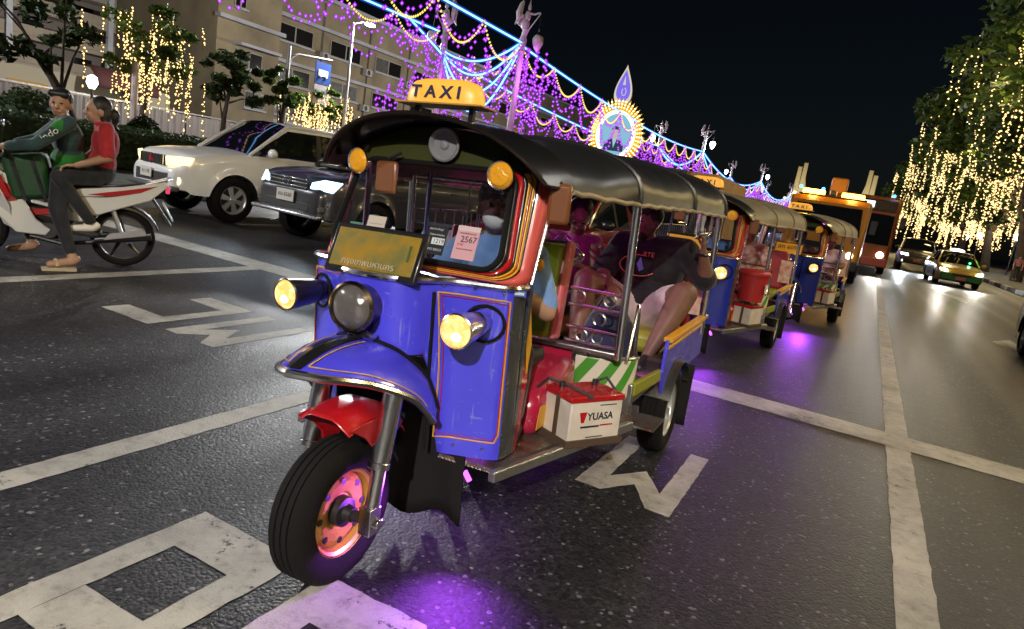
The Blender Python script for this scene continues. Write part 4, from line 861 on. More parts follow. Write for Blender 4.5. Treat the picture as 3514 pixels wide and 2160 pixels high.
p_=boxp(SW,'number_plate',(-.12,-.135,.68),(.36,.015,.16),PLATEW,.004); text('กว 110',.085,INK,'plate_text',p_,frame((-.12,-.1445,.685),(1,0,0),(0,0,1)),.001)
for s in(-1,1): boxp(SW,'side_cladding',(s*.885,2.26,.47),(.05,1.75,.14),GREYPLAS,.03)
boxp(SW,'aerial',(.3,2.2,1.86),(.008,.008,.12),BLACKPL,0); boxp(SW,'side_step',(.86,2.3,.40),(.12,1.7,.05),STEEL,.02)
MB().tube([(.1,1.2,1.215),(.5,1.45,1.30)],.008,5).build('wiper',BLACKPL,SW)
# dark SUV with snorkel
SP2=dict(SUVSPEC); SP2['top']=[(0,.92),(.05,1.02),(.25,1.10),(.7,1.15),(1.25,1.19),(1.6,1.2),(4.3,1.2),(4.62,1.15),(4.7,1.0)]
SG=car('suv',(-7.75,7.4,0),R(-4),'dark grey suv with cold white headlights, snorkel and bonnet scoop','suv',GUN,SP2,'suvs waiting at the stop line')
for s in(-1,1):
    lampcl(SG,'headlamp',[(s*.46,-.05,.90),(s*.80,.07,.88),(s*.85,.2,1.04),(s*.66,.03,1.05),(s*.5,-.05,.99)],HLCOOL,.035)
    light('headlamp_beam','SPOT',(s*.68,-.12,.95),70,(.75,.9,1),SG,(s*.7,-6,.1),.06,110,.7)
    b=MB(); b.ell((s*.66,-.03,.62),(.1,.05,.05)); b.build('fog_lamp',CLEARLENS,SG)
g_=boxp(SG,'grille',(0,-.09,.94),(.84,.03,.17),BLACKP,.03)
for z in(.90,.96,1.01): boxp(g_,'grille_bar',(0,-.108,z),(.82,.02,.02),CHROME,.005)
b=MB(); b.tube([(.085*math.cos(a),-.125,.955+.06*math.sin(a)) for a in [2*math.pi*k/24 for k in range(24)]],.009,6,closed=True); b.tube([(.035*math.cos(a),-.125,.955+.058*math.sin(a)) for a in [2*math.pi*k/16 for k in range(16)]],.007,6,closed=True); b.tube([(.07*math.cos(a),-.125,.985+.02*math.sin(a)) for a in [2*math.pi*k/20 for k in range(20)]],.007,6,closed=True); b.build('emblem',CHROME,SG)
boxp(SG,'bumper_lip',(0,-.10,.50),(1.5,.12,.06),STEEL,.02); boxp(SG,'lower_grille',(0,-.09,.62),(1.0,.04,.14),BLACKPL,.03)
p_=boxp(SG,'number_plate',(0,-.135,.745),(.38,.015,.17),PLATEW,.004); text('ศน 6560',.085,INK,'plate_text',p_,frame((0,-.1445,.75),(1,0,0),(0,0,1)),.001)
sc_=boxp(SG,'bonnet_scoop',(0,.85,1.24),(.5,.35,.06),GUN,.025); boxp(SG,'scoop_intake',(0,.668,1.245),(.42,.01,.035),BLACKPL,.005)
b=MB(); b.tube([(-.86,1.15,1.2),(-.80,1.35,1.30),(-.70,1.95,1.78),(-.70,2.0,1.9)],[.045,.05,.05,.05],10); b.box((-.70,1.97,1.96),(.15,.12,.12)); b.build('snorkel',BLACKPL,SG)
# SUV far right, facing
SPR=dict(SUVSPEC); SR=car('suv',(2.35,43,0),0,'dark suv with dazzling headlights coming along the tree-side lane','suv',M('dark_bronze_paint',(.06,.045,.03),.3,.4,coat=.8),SPR)
for s in(-1,1):
    lampcl(SR,'headlamp',[(s*.45,-.06,.86),(s*.82,.08,.88),(s*.84,.14,.98),(s*.5,-.06,.98)],ME('far_headlamp',(.85,.95,1),14),.03)
    b=MB(); b.lathe([(.06,0),(.001,.02)],(s*.68,-.05,.55),(0,-1,0),12); b.build('fog_lamp',ME('far_fog',(.5,.75,1),6),SR)
    light('headlamp_beam','SPOT',(s*.65,-.2,.9),330,(.85,.95,1),SR,(s*.6,-14,0),.08,90,.6)
boxp(SR,'grille',(0,-.1,.85),(.8,.03,.14),BLACKP); boxp(SR,'number_plate',(0,-.13,.62),(.34,.02,.13),M('plate_red',(.5,.12,.1),.5),.004)
# yellow and green taxi
TXY=M('taxi_yellow',(.62,.38,.02),.3,coat=.7); TXG=M('taxi_green',(.01,.12,.03),.3,coat=.7)
TAXS=dict(L=4.5,W=.86,sill=.2,yf=.85,yr=3.45,wr=.31,tw=.2,flare=.015,crown=.05,sp=5,rimr=.66,mirror=TXY,
  top=[(0,.62),(.05,.70),(.2,.76),(.8,.86),(1.3,.92),(1.6,.94),(3.7,.96),(4.3,.98),(4.45,.9),(4.5,.75)],
  cabin=dict(ws0=1.15,roof0=2.0,roof1=3.2,end=3.85,z=1.46,belt=.92,wr=.58,pillars=[2.55]))
TX=car('taxi_car',(3.55,33.6,0),R(4),'yellow and green saloon taxi with lit roof sign and green lamp behind the windscreen','taxi',TXY,TAXS)
boxp(TX,'lower_body',(0,-.07,.42),(1.5,.08,.3),TXG,.03)
for s in(-1,1):
    lampcl(TX,'headlamp',[(s*.5,-.07,.60),(s*.78,.06,.62),(s*.80,.2,.72),(s*.56,-.03,.71)],ME('far_headlamp',(.85,.95,1),14),.03)
    light('headlamp_beam','SPOT',(s*.62,-.2,.65),200,(1,.95,.85),TX,(s*.6,-12,0),.08,90,.6)
    boxp(TX,'door_panel',(s*.855,2.2,.5),(.03,2.2,.34),TXG,.01)
g_=boxp(TX,'grille',(0,-.11,.52),(.7,.03,.1),BLACKP); p_=boxp(TX,'number_plate',(0,-.125,.38),(.36,.02,.14),M('plate_red',(.5,.12,.1),.5),.004)
b=MB(); b.ell((0,2.3,1.53),(.3,.1,.075)); b.build('roof_sign',ME('roof_sign_white',(1,.95,.85),4),TX)
boxp(TX,'vacant_lamp',(.45,1.5,1.03),(.2,.04,.1),ME('vacant_green',(.02,1,.25),22),.01); light('vacant_glow','POINT',(.45,1.4,1.1),6,(.1,1,.3),TX,size=.05)
# silver car cut by the frame
CX=car('saloon_car',(3.27,9.75,0),R(0),'dark grey saloon car cut off by the picture edge, only its front wheel showing','car',M('dark_grey_paint',(.08,.08,.085),.3,.6,coat=.7),dict(TAXS,mirror=None) | dict(mirror=BLACKP))
# car behind the near tuk-tuk, seen through it
CR=car('saloon_car',(-4.6,8.4,0),R(0),'dark red saloon waiting beyond the first tuk-tuk, seen through its cabin','car',M('dark_red_paint',(.16,.008,.01),.3,.2,coat=.8),dict(TAXS,mirror=BLACKP))
for s in(-1,1): lampcl(CR,'headlamp',[(s*.5,-.07,.60),(s*.78,.06,.62),(s*.80,.2,.72),(s*.56,-.03,.71)],CLEARLENS,.03)
# ================================================================ tow truck and bus further back
ORG=M('orange_yellow_paint',(.40,.16,.012),.35,coat=.5,dirt=(.3,.12,.02),ds=2); BUSR=M('bus_orange_red',(.26,.07,.02),.35,coat=.5)
BEAC=ME('beacon_amber',(1,.45,.03),26); LEDB=ME('marker_blue',(.03,.25,1),14)
TT=empty('tow_truck',(-1.35,22.0,0),0,'yellow tow truck with amber light bars on its cab roof, behind the tuk-tuks','truck')
b=MB(); b.prism([(-1.12,0,.55),(-1.12,0,1.35),(-1.12,.22,2.30),(-1.12,.4,2.45),(-1.12,1.9,2.45),(-1.12,1.9,.55)],(2.24,0,0)); b.build('cab',ORG,TT,bev=.08)
b=MB(); b.prism([(-.98,-.012,1.42),(.98,-.012,1.42),(.9,.185,2.22),(-.9,.185,2.22)],(0,-.012,.0)); b.build('windscreen',GLASSD,TT,bev=.01)
boxp(TT,'bumper',(0,-.05,.55),(2.2,.2,.3),BLACKPL,.04); boxp(TT,'grille',(0,-.02,.95),(1.3,.06,.35),BLACKP,.02)
for s in(-1,1):
    b=MB(); b.lathe([(.1,0),(.07,.02),(.001,.03)],(s*.85,-.03,.85),(0,-1,0),14); b.build('headlamp',ME('truck_headlamp',(1,.85,.6),9),TT)
    lb=boxp(TT,'light_bar',(s*.55,.65,2.58),(.62,.22,.14),BEAC,.03)
    light('beacon_light','POINT',(s*.55,.5,2.66),55,(1,.5,.08),TT,size=.15)
    boxp(TT,'door_mirror',(s*1.28,.15,1.75),(.18,.08,.4),BLACKPL,.02)
    for y in(.85,4.3): wheel('wheel',TT,(s*1.0,y,.45),.45,.26,s,STEEL,seg=24)
boxp(TT,'light_bar_base',(0,.65,2.49),(1.9,.3,.05),BLACKPL,.01); boxp(TT,'siren',(0,.6,2.6),(.2,.2,.16),GREYPLAS,.03)
boxp(TT,'deck',(0,3.6,.85),(2.2,3.4,.25),DARKM,.02); b=MB(); b.tube([(0,2.4,.95),(0,2.5,2.4),(0,3.2,3.0),(0,4.6,2.6)],.14,10); b.build('crane_boom',ORG,TT)
boxp(TT,'boom_head',(.0,2.7,2.95),(.5,.5,.5),ORG,.05)
for i,(x,z) in enumerate(((-1.0,2.72),(-.35,2.72))): b=MB(); b.ell((x,1.2,z),(.05,.05,.05),nu=8,nv=6); b.build('marker_lamp',LEDB,TT)
BU=empty('bus',(-.55,30.5,0),0,'orange city bus with a lit white destination panel, behind the tow truck','bus')
b=MB(); b.prism([(-1.25,0,.45),(-1.25,-.02,1.2),(-1.25,.10,2.6),(-1.25,.25,3.15),(-1.25,10.5,3.15),(-1.25,10.5,.45)],(2.5,0,0)); b.build('body',BUSR,BU,bev=.12)
b=MB(); b.prism([(-1.12,-.035,1.25),(1.12,-.035,1.25),(1.1,.07,2.45),(-1.1,.07,2.45)],(0,-.02,0)); b.build('windscreen',GLASSD,BU,bev=.02)
boxp(BU,'sign_band',(0,.09,2.78),(2.2,.1,.42),BLACKP,.03); boxp(BU,'destination_panel',(-.25,.03,2.80),(1.1,.03,.26),ME('led_panel_white',(.85,1,.95),1.6),.005)
boxp(BU,'bumper',(0,-.08,.55),(2.45,.25,.35),M('bus_bumper',(.35,.07,.04),.5),.05)
for s in(-1,1):
    b=MB(); b.lathe([(.13,0),(.1,.03),(.001,.04)],(s*.92,-.03,.85),(0,-1,0),14); b.build('headlamp',ME('bus_headlamp',(1,.93,.8),18),BU)
    light('headlamp_beam','SPOT',(s*.92,-.2,.85),200,(1,.95,.85),BU,(s*.9,-10,0),.08,90,.6)
    boxp(BU,'mirror',(s*1.42,-.1,2.2),(.22,.12,.45),BLACKPL,.04)
    b=MB(); b.ell((s*.9,.1,3.2),(.06,.06,.06),nu=8,nv=6); b.build('marker_lamp',LEDB,BU)
    for y in(2.3,8): wheel('wheel',BU,(s*1.1,y,.48),.48,.28,s,STEEL,seg=24)
    for k in range(6): boxp(BU,'side_window',(s*1.251,2.0+k*1.35,2.0),(.02,1.15,.85),GLASSD,.03)
b=MB(); b.box((-.55,-.05,1.6),(.3,.04,.12)); b.build('dash_light',ME('dash_red',(1,.2,.1),1.5),BU)
# canvas-covered truck beyond the first tuk-tuk's roof
TC=empty('canvas_truck',(-3.6,13.0,0),R(2),'truck with a beige canvas box, its top showing above the first tuk-tuk roof','truck')
b=MB(); b.box((0,2.4,1.5),(1.6,3.6,1.4)); b.build('canvas_box',M('canvas_beige',(.42,.27,.13),.8,dirt=(.2,.13,.07),ds=2,bump=.3,bs=12),TC,bev=.08)
b=MB(); b.grid(lambda u,v:(lerp(-.8,.1,v),.58-.03*math.sin(v*20),lerp(2.21,1.5+.2*v,u)),6,16); b.build('canvas_flap',M('canvas_dark',(.06,.06,.05),.8),TC,solid=.01)
boxp(TC,'cab',(0,-.3,1.1),(1.55,1.5,1.1),GUN,.12); boxp(TC,'windscreen',(0,-1.05,1.35),(1.35,.06,.4),GLASSD,.03)
for s in(-1,1):
    for y in(-.4,3.2): wheel('wheel',TC,(s*.7,y,.38),.38,.22,s,STEEL,seg=24)
# ================================================================ boulevard posts, LED garlands, medallion, flags
POSTP=M('post_pinkish',(.55,.45,.5),.45,var=.2); BLSH=ME('lamp_globe_lit',(.8,.93,1),16)
TUBEC=ME('led_tube',(.30,.72,1),3.4); PUR=ME('purple_bulb_core',(1,.34,.92),1.9); GLD=ME('gold_bead_lit',(1,.72,.16),1.5,'NONE')
def sleeve(name,col,s,a):  # see-through emissive shell: painted glow halo round bulbs and tubes
    if name in _mats: return _mats[name]
    m=bpy.data.materials.new(name); m.use_nodes=True; n=m.node_tree; n.nodes.clear(); N=n.nodes.new; L=n.links.new
    e=N('ShaderNodeEmission'); e.inputs[0].default_value=(*col,1); e.inputs[1].default_value=s; t=N('ShaderNodeBsdfTransparent'); x=N('ShaderNodeMixShader'); x.inputs[0].default_value=a; L(t.outputs[0],x.inputs[1]); L(e.outputs[0],x.inputs[2]); o=N('ShaderNodeOutputMaterial'); L(x.outputs[0],o.inputs[0]); m.cycles.emission_sampling='NONE'; _mats[name]=m; return m
PURS=sleeve('purple_bulb_halo',(.42,.02,1),.95,.6); TUBES=sleeve('led_tube_halo',(.02,.16,1),.8,.35)
RA,RB=-17.3,-13.6
def kinnari(parent,z,s):
    b=MB()
    b.ell((0,0,z+.18),(.16,.17,.26)); b.ell((.06*s,0,z+.48),(.12,.13,.2)); b.ell((.10*s,0,z+.78),(.075,.075,.10)); b.lathe([(.07,0),(.03,.1),(.001,.26)],(.1*s,0,z+.84),(0,0,1),8)
    b.tube([(-.1*s,0,z+.15),(-.28*s,0,z+.3),(-.34*s,0,z+.6),(-.26*s,0,z+.95),(-.2*s,0,z+1.05)],[.12,.14,.13,.09,.03],8)
    b.tube([(-.05*s,.12,z+.45),(-.2*s,.25,z+.35),(-.3*s,.28,z+.1)],[.08,.07,.02],6); b.tube([(-.05*s,-.12,z+.45),(-.2*s,-.25,z+.35),(-.3*s,-.28,z+.1)],[.08,.07,.02],6)
    b.tube([(.1*s,0,z+.58),(.35*s,0,z+.55),(.62*s,0,z+.62)],[.045,.04,.03],6); b.tube([(0,0,z-.25),(.3*s,0,z+.15),(.62*s,0,z+.6)],.022,5); b.tube([(0,0,z-.3),(.06*s,0,z)],[.1,.13],8)
    return b.build('bird_figure',POSTP,parent)
def post(x,y,s,lit,label):
    T=empty('boulevard_post',(x,y,.12),0,label,'lamp post','ornamental posts on the median')
    b=MB(); b.lathe([(.28,0),(.28,.5),(.2,.6),(.15,1.2),(.13,3.5),(.105,6.2),(.16,6.3),(.12,6.45),(.15,6.75),(.1,6.9),(.07,7.1)],(0,0,0),(0,0,1),16); b.build('pole',POSTP,T)
    kinnari(T,7.15,s)
    b=MB(); b.lathe([(.001,-.42),(.10,-.33),(.2,-.12),(.22,.05),(.16,.16),(.08,.2)],(.66*s,0,6.75),(0,0,1),16); b.build('lamp_globe',BLSH if lit else M('lamp_globe_off',(.62,.52,.55),.3),T)
    b=MB(); b.tube([(.62*s,0,7.75),(.66*s,0,7.0)],.012,5); b.lathe([(.13,.18),(.06,.28),(.02,.32)],(.66*s,0,6.75),(0,0,1),12); b.build('lamp_cap',BLACKP,T)
    if lit: light('globe_light','POINT',(.66*s,0,6.2),220,(.85,.95,1),T,size=.2)
    return T
NM={24:'first',56:'second',88:'third',120:'fourth',152:'fifth'}
for y in(24,56,88,120,152):
    post(RA,y,-1,y>30,f'pinkish ornamental post with bird-figure lamp, {NM[y]} pair, far row of the median'); post(RB,y,1,y>30,f'pinkish ornamental post with bird-figure lamp, {NM[y]} pair, road-side row of the median')
for x,s in((RA,-1),(RB,1)): post(x,-8,s,False,'ornamental median post outside the picture, '+('far row' if s<0 else 'road-side row'))
def garland(label,A,B,sg,bays,psag,gsag,step=.26,br=.042,tube=True,purple=True,gold=True,tr=.035,double=True,pl=0,pp=60):
    T=empty('light_garland',A,0,label,'light garland','light garlands strung between the median posts'); A=Vector(A); B=Vector(B)-A; A0=Vector((0,0,0))
    line=sag(A0,B,sg,max(bays*2,16))
    if tube:
        t=MB().tube(line,tr,6).build('led_tube',TUBEC,T); MB().tube(line,tr*2.6,8).build('tube_glow_halo',TUBES,t)  # outer shell paints the blue glow round the tube, no solid sleeve
    at=lambda u:(lambda k:line[min(int(k),len(line)-2)].lerp(line[min(int(k),len(line)-2)+1],k-min(int(k),len(line)-2)))(u*(len(line)-1))
    P=[];G=[]
    for i in range(bays):
        a,b=at(i/bays),at((i+1)/bays)
        if purple:
            for d in((psag,psag*.72,psag*.42) if double else (psag,)):
                d*=rng.uniform(.8,1.2); n=max(5,int(((b-a).length+2.2*d)/step))
                pts=sag(a,b,d,60); cum=[0]
                for p,q in zip(pts,pts[1:]): cum.append(cum[-1]+(q-p).length)
                for k in range(n):
                    s=cum[-1]*k/n; j=min(np.searchsorted(cum,s),60); P.append(tuple(pts[j]+Vector((rng.gauss(0,.03),rng.gauss(0,.03),rng.gauss(0,.03)))))
        if gold:
            d=gsag*rng.uniform(.85,1.15); n=max(8,int(((b-a).length+1.6*d)/.16))
            for p in sag(a,b,d,n): G.append(tuple(p+Vector((.05,0,0))))
    if P: bulbs(P,br,PUR,'purple_bulbs',T); bulbs(P,br*1.9,PURS,'purple_halos',T)  # larger shells are a painted violet halo, not glass lenses
    if G: bulbs(G,.05,GLD,'gold_beads',T)
    for k in range(pl): p=at((k+.5)/pl); light('garland_glow','POINT',(p.x+.3,p.y-.5,p.z-1.2),pp,(.75,.15,1),T,size=.3)
    return T
ZA,ZB=6.15,6.75
garland('garland of purple and gold lights crossing the top left of the picture, far row',(RA,-8,7.0),(RA,23.5,6.95),.25,11,1.6,.6,.4,.042)
garland('blue-white tube and purple lights across the top of the picture, road-side row',(RB,-8,7.1),(RB,23.9,ZB),.1,11,1.9,.9,.4,.042)
garland('garland behind the camera, far row',(RA,-40,6.8),(RA,-8.2,6.8),.3,9,1.6,.6,.6,.065)
garland('garland behind the camera, road-side row',(RB,-40,6.8),(RB,-8.2,6.8),.3,9,1.9,.9,.6,.065)
garland('short blue-white tube dropping to the first far-row post',(RA,21.3,6.98),(RA,23.9,ZA),-.02,2,.8,.3,gold=False)
for i,(d,z) in enumerate(((.55,6.3),(1.05,6.25),(1.7,6.2),(2.4,6.15))):
    garland(f'{["shallowest","second","third","deepest"][i]} blue-white tube swag between the first pair of posts',(RA,24,z),(RB,23.9,ZB-.05*i),d,1,.6,.3,gold=False,purple=False)
garland('curtain of purple bulbs between the first pair of posts',(RA,24.1,6.2),(RB,24,6.7),.3,5,1.9,.9,.3,tube=False)
garland('purple strings hanging down the first far-row post',(RA+.2,24,6.1),(RA+1.2,24.3,6.0),0,3,3.2,.5,.28,tube=False,gold=False,pl=1,pp=90)
garland('purple strings hanging down the first road-side post',(RB-.1,24,6.6),(RB+1.0,24.3,6.4),0,3,3.6,.5,.28,tube=False,gold=False,pl=1,pp=130)
garland('purple strings falling away left of the first far-row post',(RA-2.0,22.5,4.2),(RA,23.8,6.1),.1,5,1.2,.5,.3,tube=False,gold=False)
garland('tube and purple lights from the first far-row post to the medallion',(RA,24,6.1),(-16.6,39.6,5.2),.1,6,1.8,.7,.3)
garland('tube and purple lights from the first road-side post to the medallion',(RB,24,6.65),(-13.9,39.6,6.1),.1,5,2.3,.8,.3)
garland('tube and purple lights from the medallion to the second far-row post',(-16.6,40.2,6.0),(RA,56,6.2),.1,6,2.2,.7,.32)
garland('tube and purple lights from the medallion to the second road-side post',(-13.9,40.2,6.0),(RB,56,6.2),.2,6,2.6,.7,.32)
for i,(a,b_) in enumerate(((56,88),(88,120),(120,152),(152,184))):
    for x,rw in((RA,'far'),(RB,'road-side')):
        garland(f'dense purple curtain of lights, {["second","third","fourth","fifth"][i]} span, {rw} row',(x,a,6.2),(x,b_,6.2),1.4,9,[3.2,3.4,3.6,3.6][i],.9,[.24,.3,.36,.42][i],[.05,.065,.08,.1][i],tr=[.045,.06,.08,.1][i])
    garland(f'blue-white tube swag across the {["second","third","fourth","fifth"][i]} pair of posts',(RA,a,6.2),(RB,a,6.2),1.3,3,2.6,.8,.4,.07,tr=.06)
    garland(f'long sagging tube along the {["second","third","fourth","fifth"][i]} span',(RB,a,6.1),(RB,b_,6.1),3.0,1,.1,.1,purple=False,gold=False,tr=[.04,.055,.07,.09][i])
# medallion
MD=empty('royal_medallion',(-15.2,40,.12),R(8),'lit golden oval medallion with a framed portrait and a pointed violet finial','medallion'); cz=5.1
GLOW=ME('medallion_gold_lit',(1,.55,.05),1.15); GL2=ME('medallion_bulb_lit',(1,.85,.45),5); RINGL=ME('medallion_ring_lit',(1,.93,.72),2.4)
el=lambda a,k,y=0:(1.05*k*math.cos(a),y,cz+1.28*k*math.sin(a))
b=MB(); b.prism([el(2*math.pi*k/48,1.5) for k in range(48)],(0,.12,0)); b.build('backing',M('medallion_gold',(.7,.4,.04),.4,.4),MD)
for k in range(46):
    a=2*math.pi*k/46; c1,c2,c3,c4=[Vector(el(a+d,r_,-.06)) for d,r_ in((-.05,1.2),(0,1.14),(.05,1.2),(0,1.72))]
    b=MB(); b.prism([c1,c2,c3,Vector(el(a+.03,1.55,-.06)),c4,Vector(el(a-.03,1.55,-.06))],(0,-.05,0)); p=b.build('petal',GLOW,MD)
    bulbs([el(a,r_,-.16) for r_ in(1.28,1.42,1.56)],.05,GL2,'petal_bulbs',p)
b=MB(); b.tube([el(2*math.pi*k/48,1.06,-.1) for k in range(48)],.11,8,closed=True); b.build('lit_ring',RINGL,MD)
b=MB(); b.prism([el(2*math.pi*k/40,1.0,-.06) for k in range(40)],(0,-.03,0)); PT=b.build('portrait_panel',ME('portrait_sky_blue',(.32,.66,.85),.8),MD)
yp=-.10
b=MB(); b.prism([(-.62,yp,cz-.98),(.62,yp,cz-.98),(.60,yp,cz-.62),(.42,yp,cz-.36),(.14,yp,cz-.24),(0,yp,cz-.45),(-.14,yp,cz-.24),(-.42,yp,cz-.36),(-.60,yp,cz-.62)],(0,-.02,0)); b.build('portrait_suit',ME('portrait_suit',(.05,.1,.16),.5),PT)
b=MB(); b.prism([(-.14,yp-.02,cz-.24),(0,yp-.02,cz-.8),(.14,yp-.02,cz-.24),(.05,yp-.02,cz-.2),(-.05,yp-.02,cz-.2)],(0,-.01,0)); b.build('portrait_collar',ME('portrait_collar',(.5,.75,.8),.8),PT)
b=MB(); b.prism([(.25*math.cos(2*math.pi*k/24),yp-.02,cz+.10+.34*math.sin(2*math.pi*k/24)) for k in range(24)],(0,-.02,0)); b.build('portrait_head',ME('portrait_face',(.75,.62,.62),.75),PT)
b=MB(); b.prism([(.27*math.cos(math.pi*k/12),yp-.045,cz+.20+.30*math.sin(math.pi*k/12)) for k in range(13)]+[(-.2,yp-.045,cz+.3),(.2,yp-.045,cz+.3)],(0,-.01,0)); b.build('portrait_hair',ME('portrait_hair',(.1,.12,.14),.4),PT)
def drop(k,y): 
    o=[]
    for i in range(40):
        t=i/40; a=2*math.pi*t; r_=.72*k*(1-.0*t); x=r_*math.sin(a)*math.sin(a/2)**1.2; z=cz+2.75-1.0*k*math.cos(a)*1.0; o.append((x*1.05,y,z+.35*(k-1)*0))
    return [(p[0],p[1],cz+2.0+(p[2]-cz-1.75)*1.0) for p in o]
def tear(k,y):
    o=[]
    for i in range(48):
        a=2*math.pi*i/48; z=-math.cos(a); x=math.sin(a)*(.5*(1-z))**.75*.78; o.append((x*k,y,cz+3.05+z*1.22*k if False else cz+2.95+(-z*-1.0)*1.2*k))
    return o
b=MB(); b.prism(tear(1,0),(0,.25,0),0,1); FN=b.build('finial',[ME('finial_border_lit',(.9,.8,.6),.8),M('finial_side',(.12,.03,.04),.5)],MD)
b=MB(); b.prism(tear(.78,-.02),(0,-.03,0)); b.build('finial_face',ME('finial_violet',(.22,.16,.85),1.0),FN)
b=MB(); b.prism([(-.09,-.06,cz+2.95),(.09,-.06,cz+2.95),(.0,-.06,cz+3.5)],(0,-.02,0)); b.tube([(.05+.13*math.sin(t),-.07,cz+2.55+.22*math.cos(t)) for t in[k*.35 for k in range(17)]],.025,5); b.build('finial_emblem',ME('finial_emblem_lit',(.85,.75,.7),.8),FN)
b=MB(); b.box((-.9,.15,1.6),(.15,.15,3.4)); b.build('support',DARKM,MD); b=MB(); b.box((.9,.15,1.6),(.15,.15,3.4)); b.build('support',DARKM,MD)
light('medallion_light','POINT',(0,-1.2,5),160,(1,.8,.45),MD,size=.6)
# flags on short poles
def flag(x,y,cols,label,tilt=0,h=3.6):
    T=empty('flag',(x,y,.12),0,label,'flag','flags beside the posts'); MB().tube([(0,0,0),(tilt*h,0,h)],.02,6).build('flag_pole',M('flag_pole_white',(.6,.6,.6),.4),T)
    n=len(cols); b=MB(); b.grid(lambda u,v:(tilt*h*(1-.35*u)+.06+.55*v*(.35+.65*u)+.05*math.sin(v*9+u*3),.09*math.sin(v*7+u*5),h-.05-1.7*u-.3*v),12,12,m=lambda u,v:min(int(v*n),n-1)); b.build('cloth',cols,T)
FY=M('flag_yellow',(.75,.4,.02),.7); FPU=M('flag_purple',(.3,.06,.5),.7); FR_=M('flag_red',(.5,.03,.05),.7); FW=M('flag_white',(.6,.6,.6),.7); FB=M('flag_blue',(.04,.05,.3),.7)
flag(RB+.25,23.5,[FY],'yellow flag hanging at the first road-side post',.05,3.5); flag(RB+.55,23.5,[FPU],'purple flag hanging beside the yellow one',.08,3.5)
flag(RB-1.3,23.8,[FR_,FW,FB,FW,FR_],'red, white and blue striped flag left of the first road-side post',-.03,3.5); flag(RB-.7,23.8,[FR_,FW,FB,FW,FR_],'second striped flag, closer to the road-side post',-.02,3.4)
flag(RA+1.3,22.5,[FY],'yellow flag seen under the taxi sign',.1,3.2); flag(RA+.6,22.5,[FPU],'purple flag left of the yellow one under the taxi sign',.1,3.1)
# left lamp, bus-stop sign, pale post
LP=empty('street_lamp',(-24,25.8,.12),0,'slim pole with one bright white lamp above the ochre building','street lamp'); MB().lathe([(.12,0),(.08,3),(.05,7.6)],(0,0,0),(0,0,1),10).build('pole',M('pale_pole',(.5,.5,.52),.5),LP); MB().tube([(0,0,7.5),(.2,.3,7.7),(.3,.6,7.72)],.04,6).build('arm',M('pale_pole'),LP)
MB().ell((.35,.75,7.68),(.22,.32,.09)).build('lamp_head',ME('lamp_white_far',(.85,.95,1),20),LP); light('lamp_light','POINT',(.35,.75,7.4),10000,(.97,.97,.95),LP,size=.2)
L2=copy_tree(LP); L2.location=(-24,-4,.12); L2['label']='added slim lamp pole on the frontage road, outside the picture'  # extra unseen lamp, put in to brighten the office facade
L3=copy_tree(LP); L3.location=(-24,58,.12); L3['label']='added slim lamp pole further along, behind the purple garlands'  # another added lamp, lights the facade further down the road
L4=copy_tree(LP); L4.location=(-68,42,.12); L4['label']='added slim lamp pole lighting the balcony block, hidden by trees'  # added lamp that brightens the distant balcony block
BS=empty('bus_stop_sign',(-24,22.6,.12),0,'grey bent post with a blue bus sign and white panel','sign'); MB().tube([(0,-.6,0),(0,-.6,5.6)],.08,8).build('post',M('sign_post_grey',(.25,.25,.25),.5),BS); MB().tube([(0,-.6,4.6),(0,-.45,5.15),(0,-.1,5.35),(0,2.0,5.55)],.05,8).build('arm',M('sign_post_grey'),BS)
p=MB().box((.06,1.45,4.85),(.04,.95,.95)).build('blue_panel',M('sign_blue',(.02,.09,.42),.4),BS); MB().box((.085,1.45,4.85),(.012,.62,.3)).build('bus_symbol',WHITEP,p,bev=.005)
for dy in(-.18,.18): MB().lathe([(.001,.02),(.07,.0)],(.092,1.45+dy,4.70),(1,0,0),10).build('symbol_wheel',WHITEP,p)
p=MB().box((.06,1.45,3.9),(.04,.95,.85)).build('white_panel',M('sign_white',(.5,.47,.5),.5),BS); text('เดิน - รถยนต์',.16,NAVYINK,'panel_text',p,frame((.085,1.45,4.05),(0,1,0),(0,0,1)),.002); text('16.00-20.00',.16,NAVYINK,'panel_text',p,frame((.085,1.45,3.75),(0,1,0),(0,0,1)),.002)
PP=empty('utility_post',(-22.0,13.9,.12),0,'plain pale concrete post beside the small lit tree','post'); MB().lathe([(.13,0),(.1,3.2),(.01,3.22)],(0,0,0),(0,0,1),10).build('shaft',M('pale_post',(.5,.44,.42),.7),PP)
PL_=empty('park_lantern',(-27,15.4,.12),0,'white globe lantern glowing behind the pillion rider','lantern'); MB().tube([(0,0,0),(0,0,2.3)],.05,8).build('pole',BLACKP,PL_); MB().lathe([(.1,0),(.2,.2),(.17,.42),(.06,.5)],(0,0,2.3),(0,0,1),14).build('globe',ME('globe_white',(.9,1,.95),7),PL_)
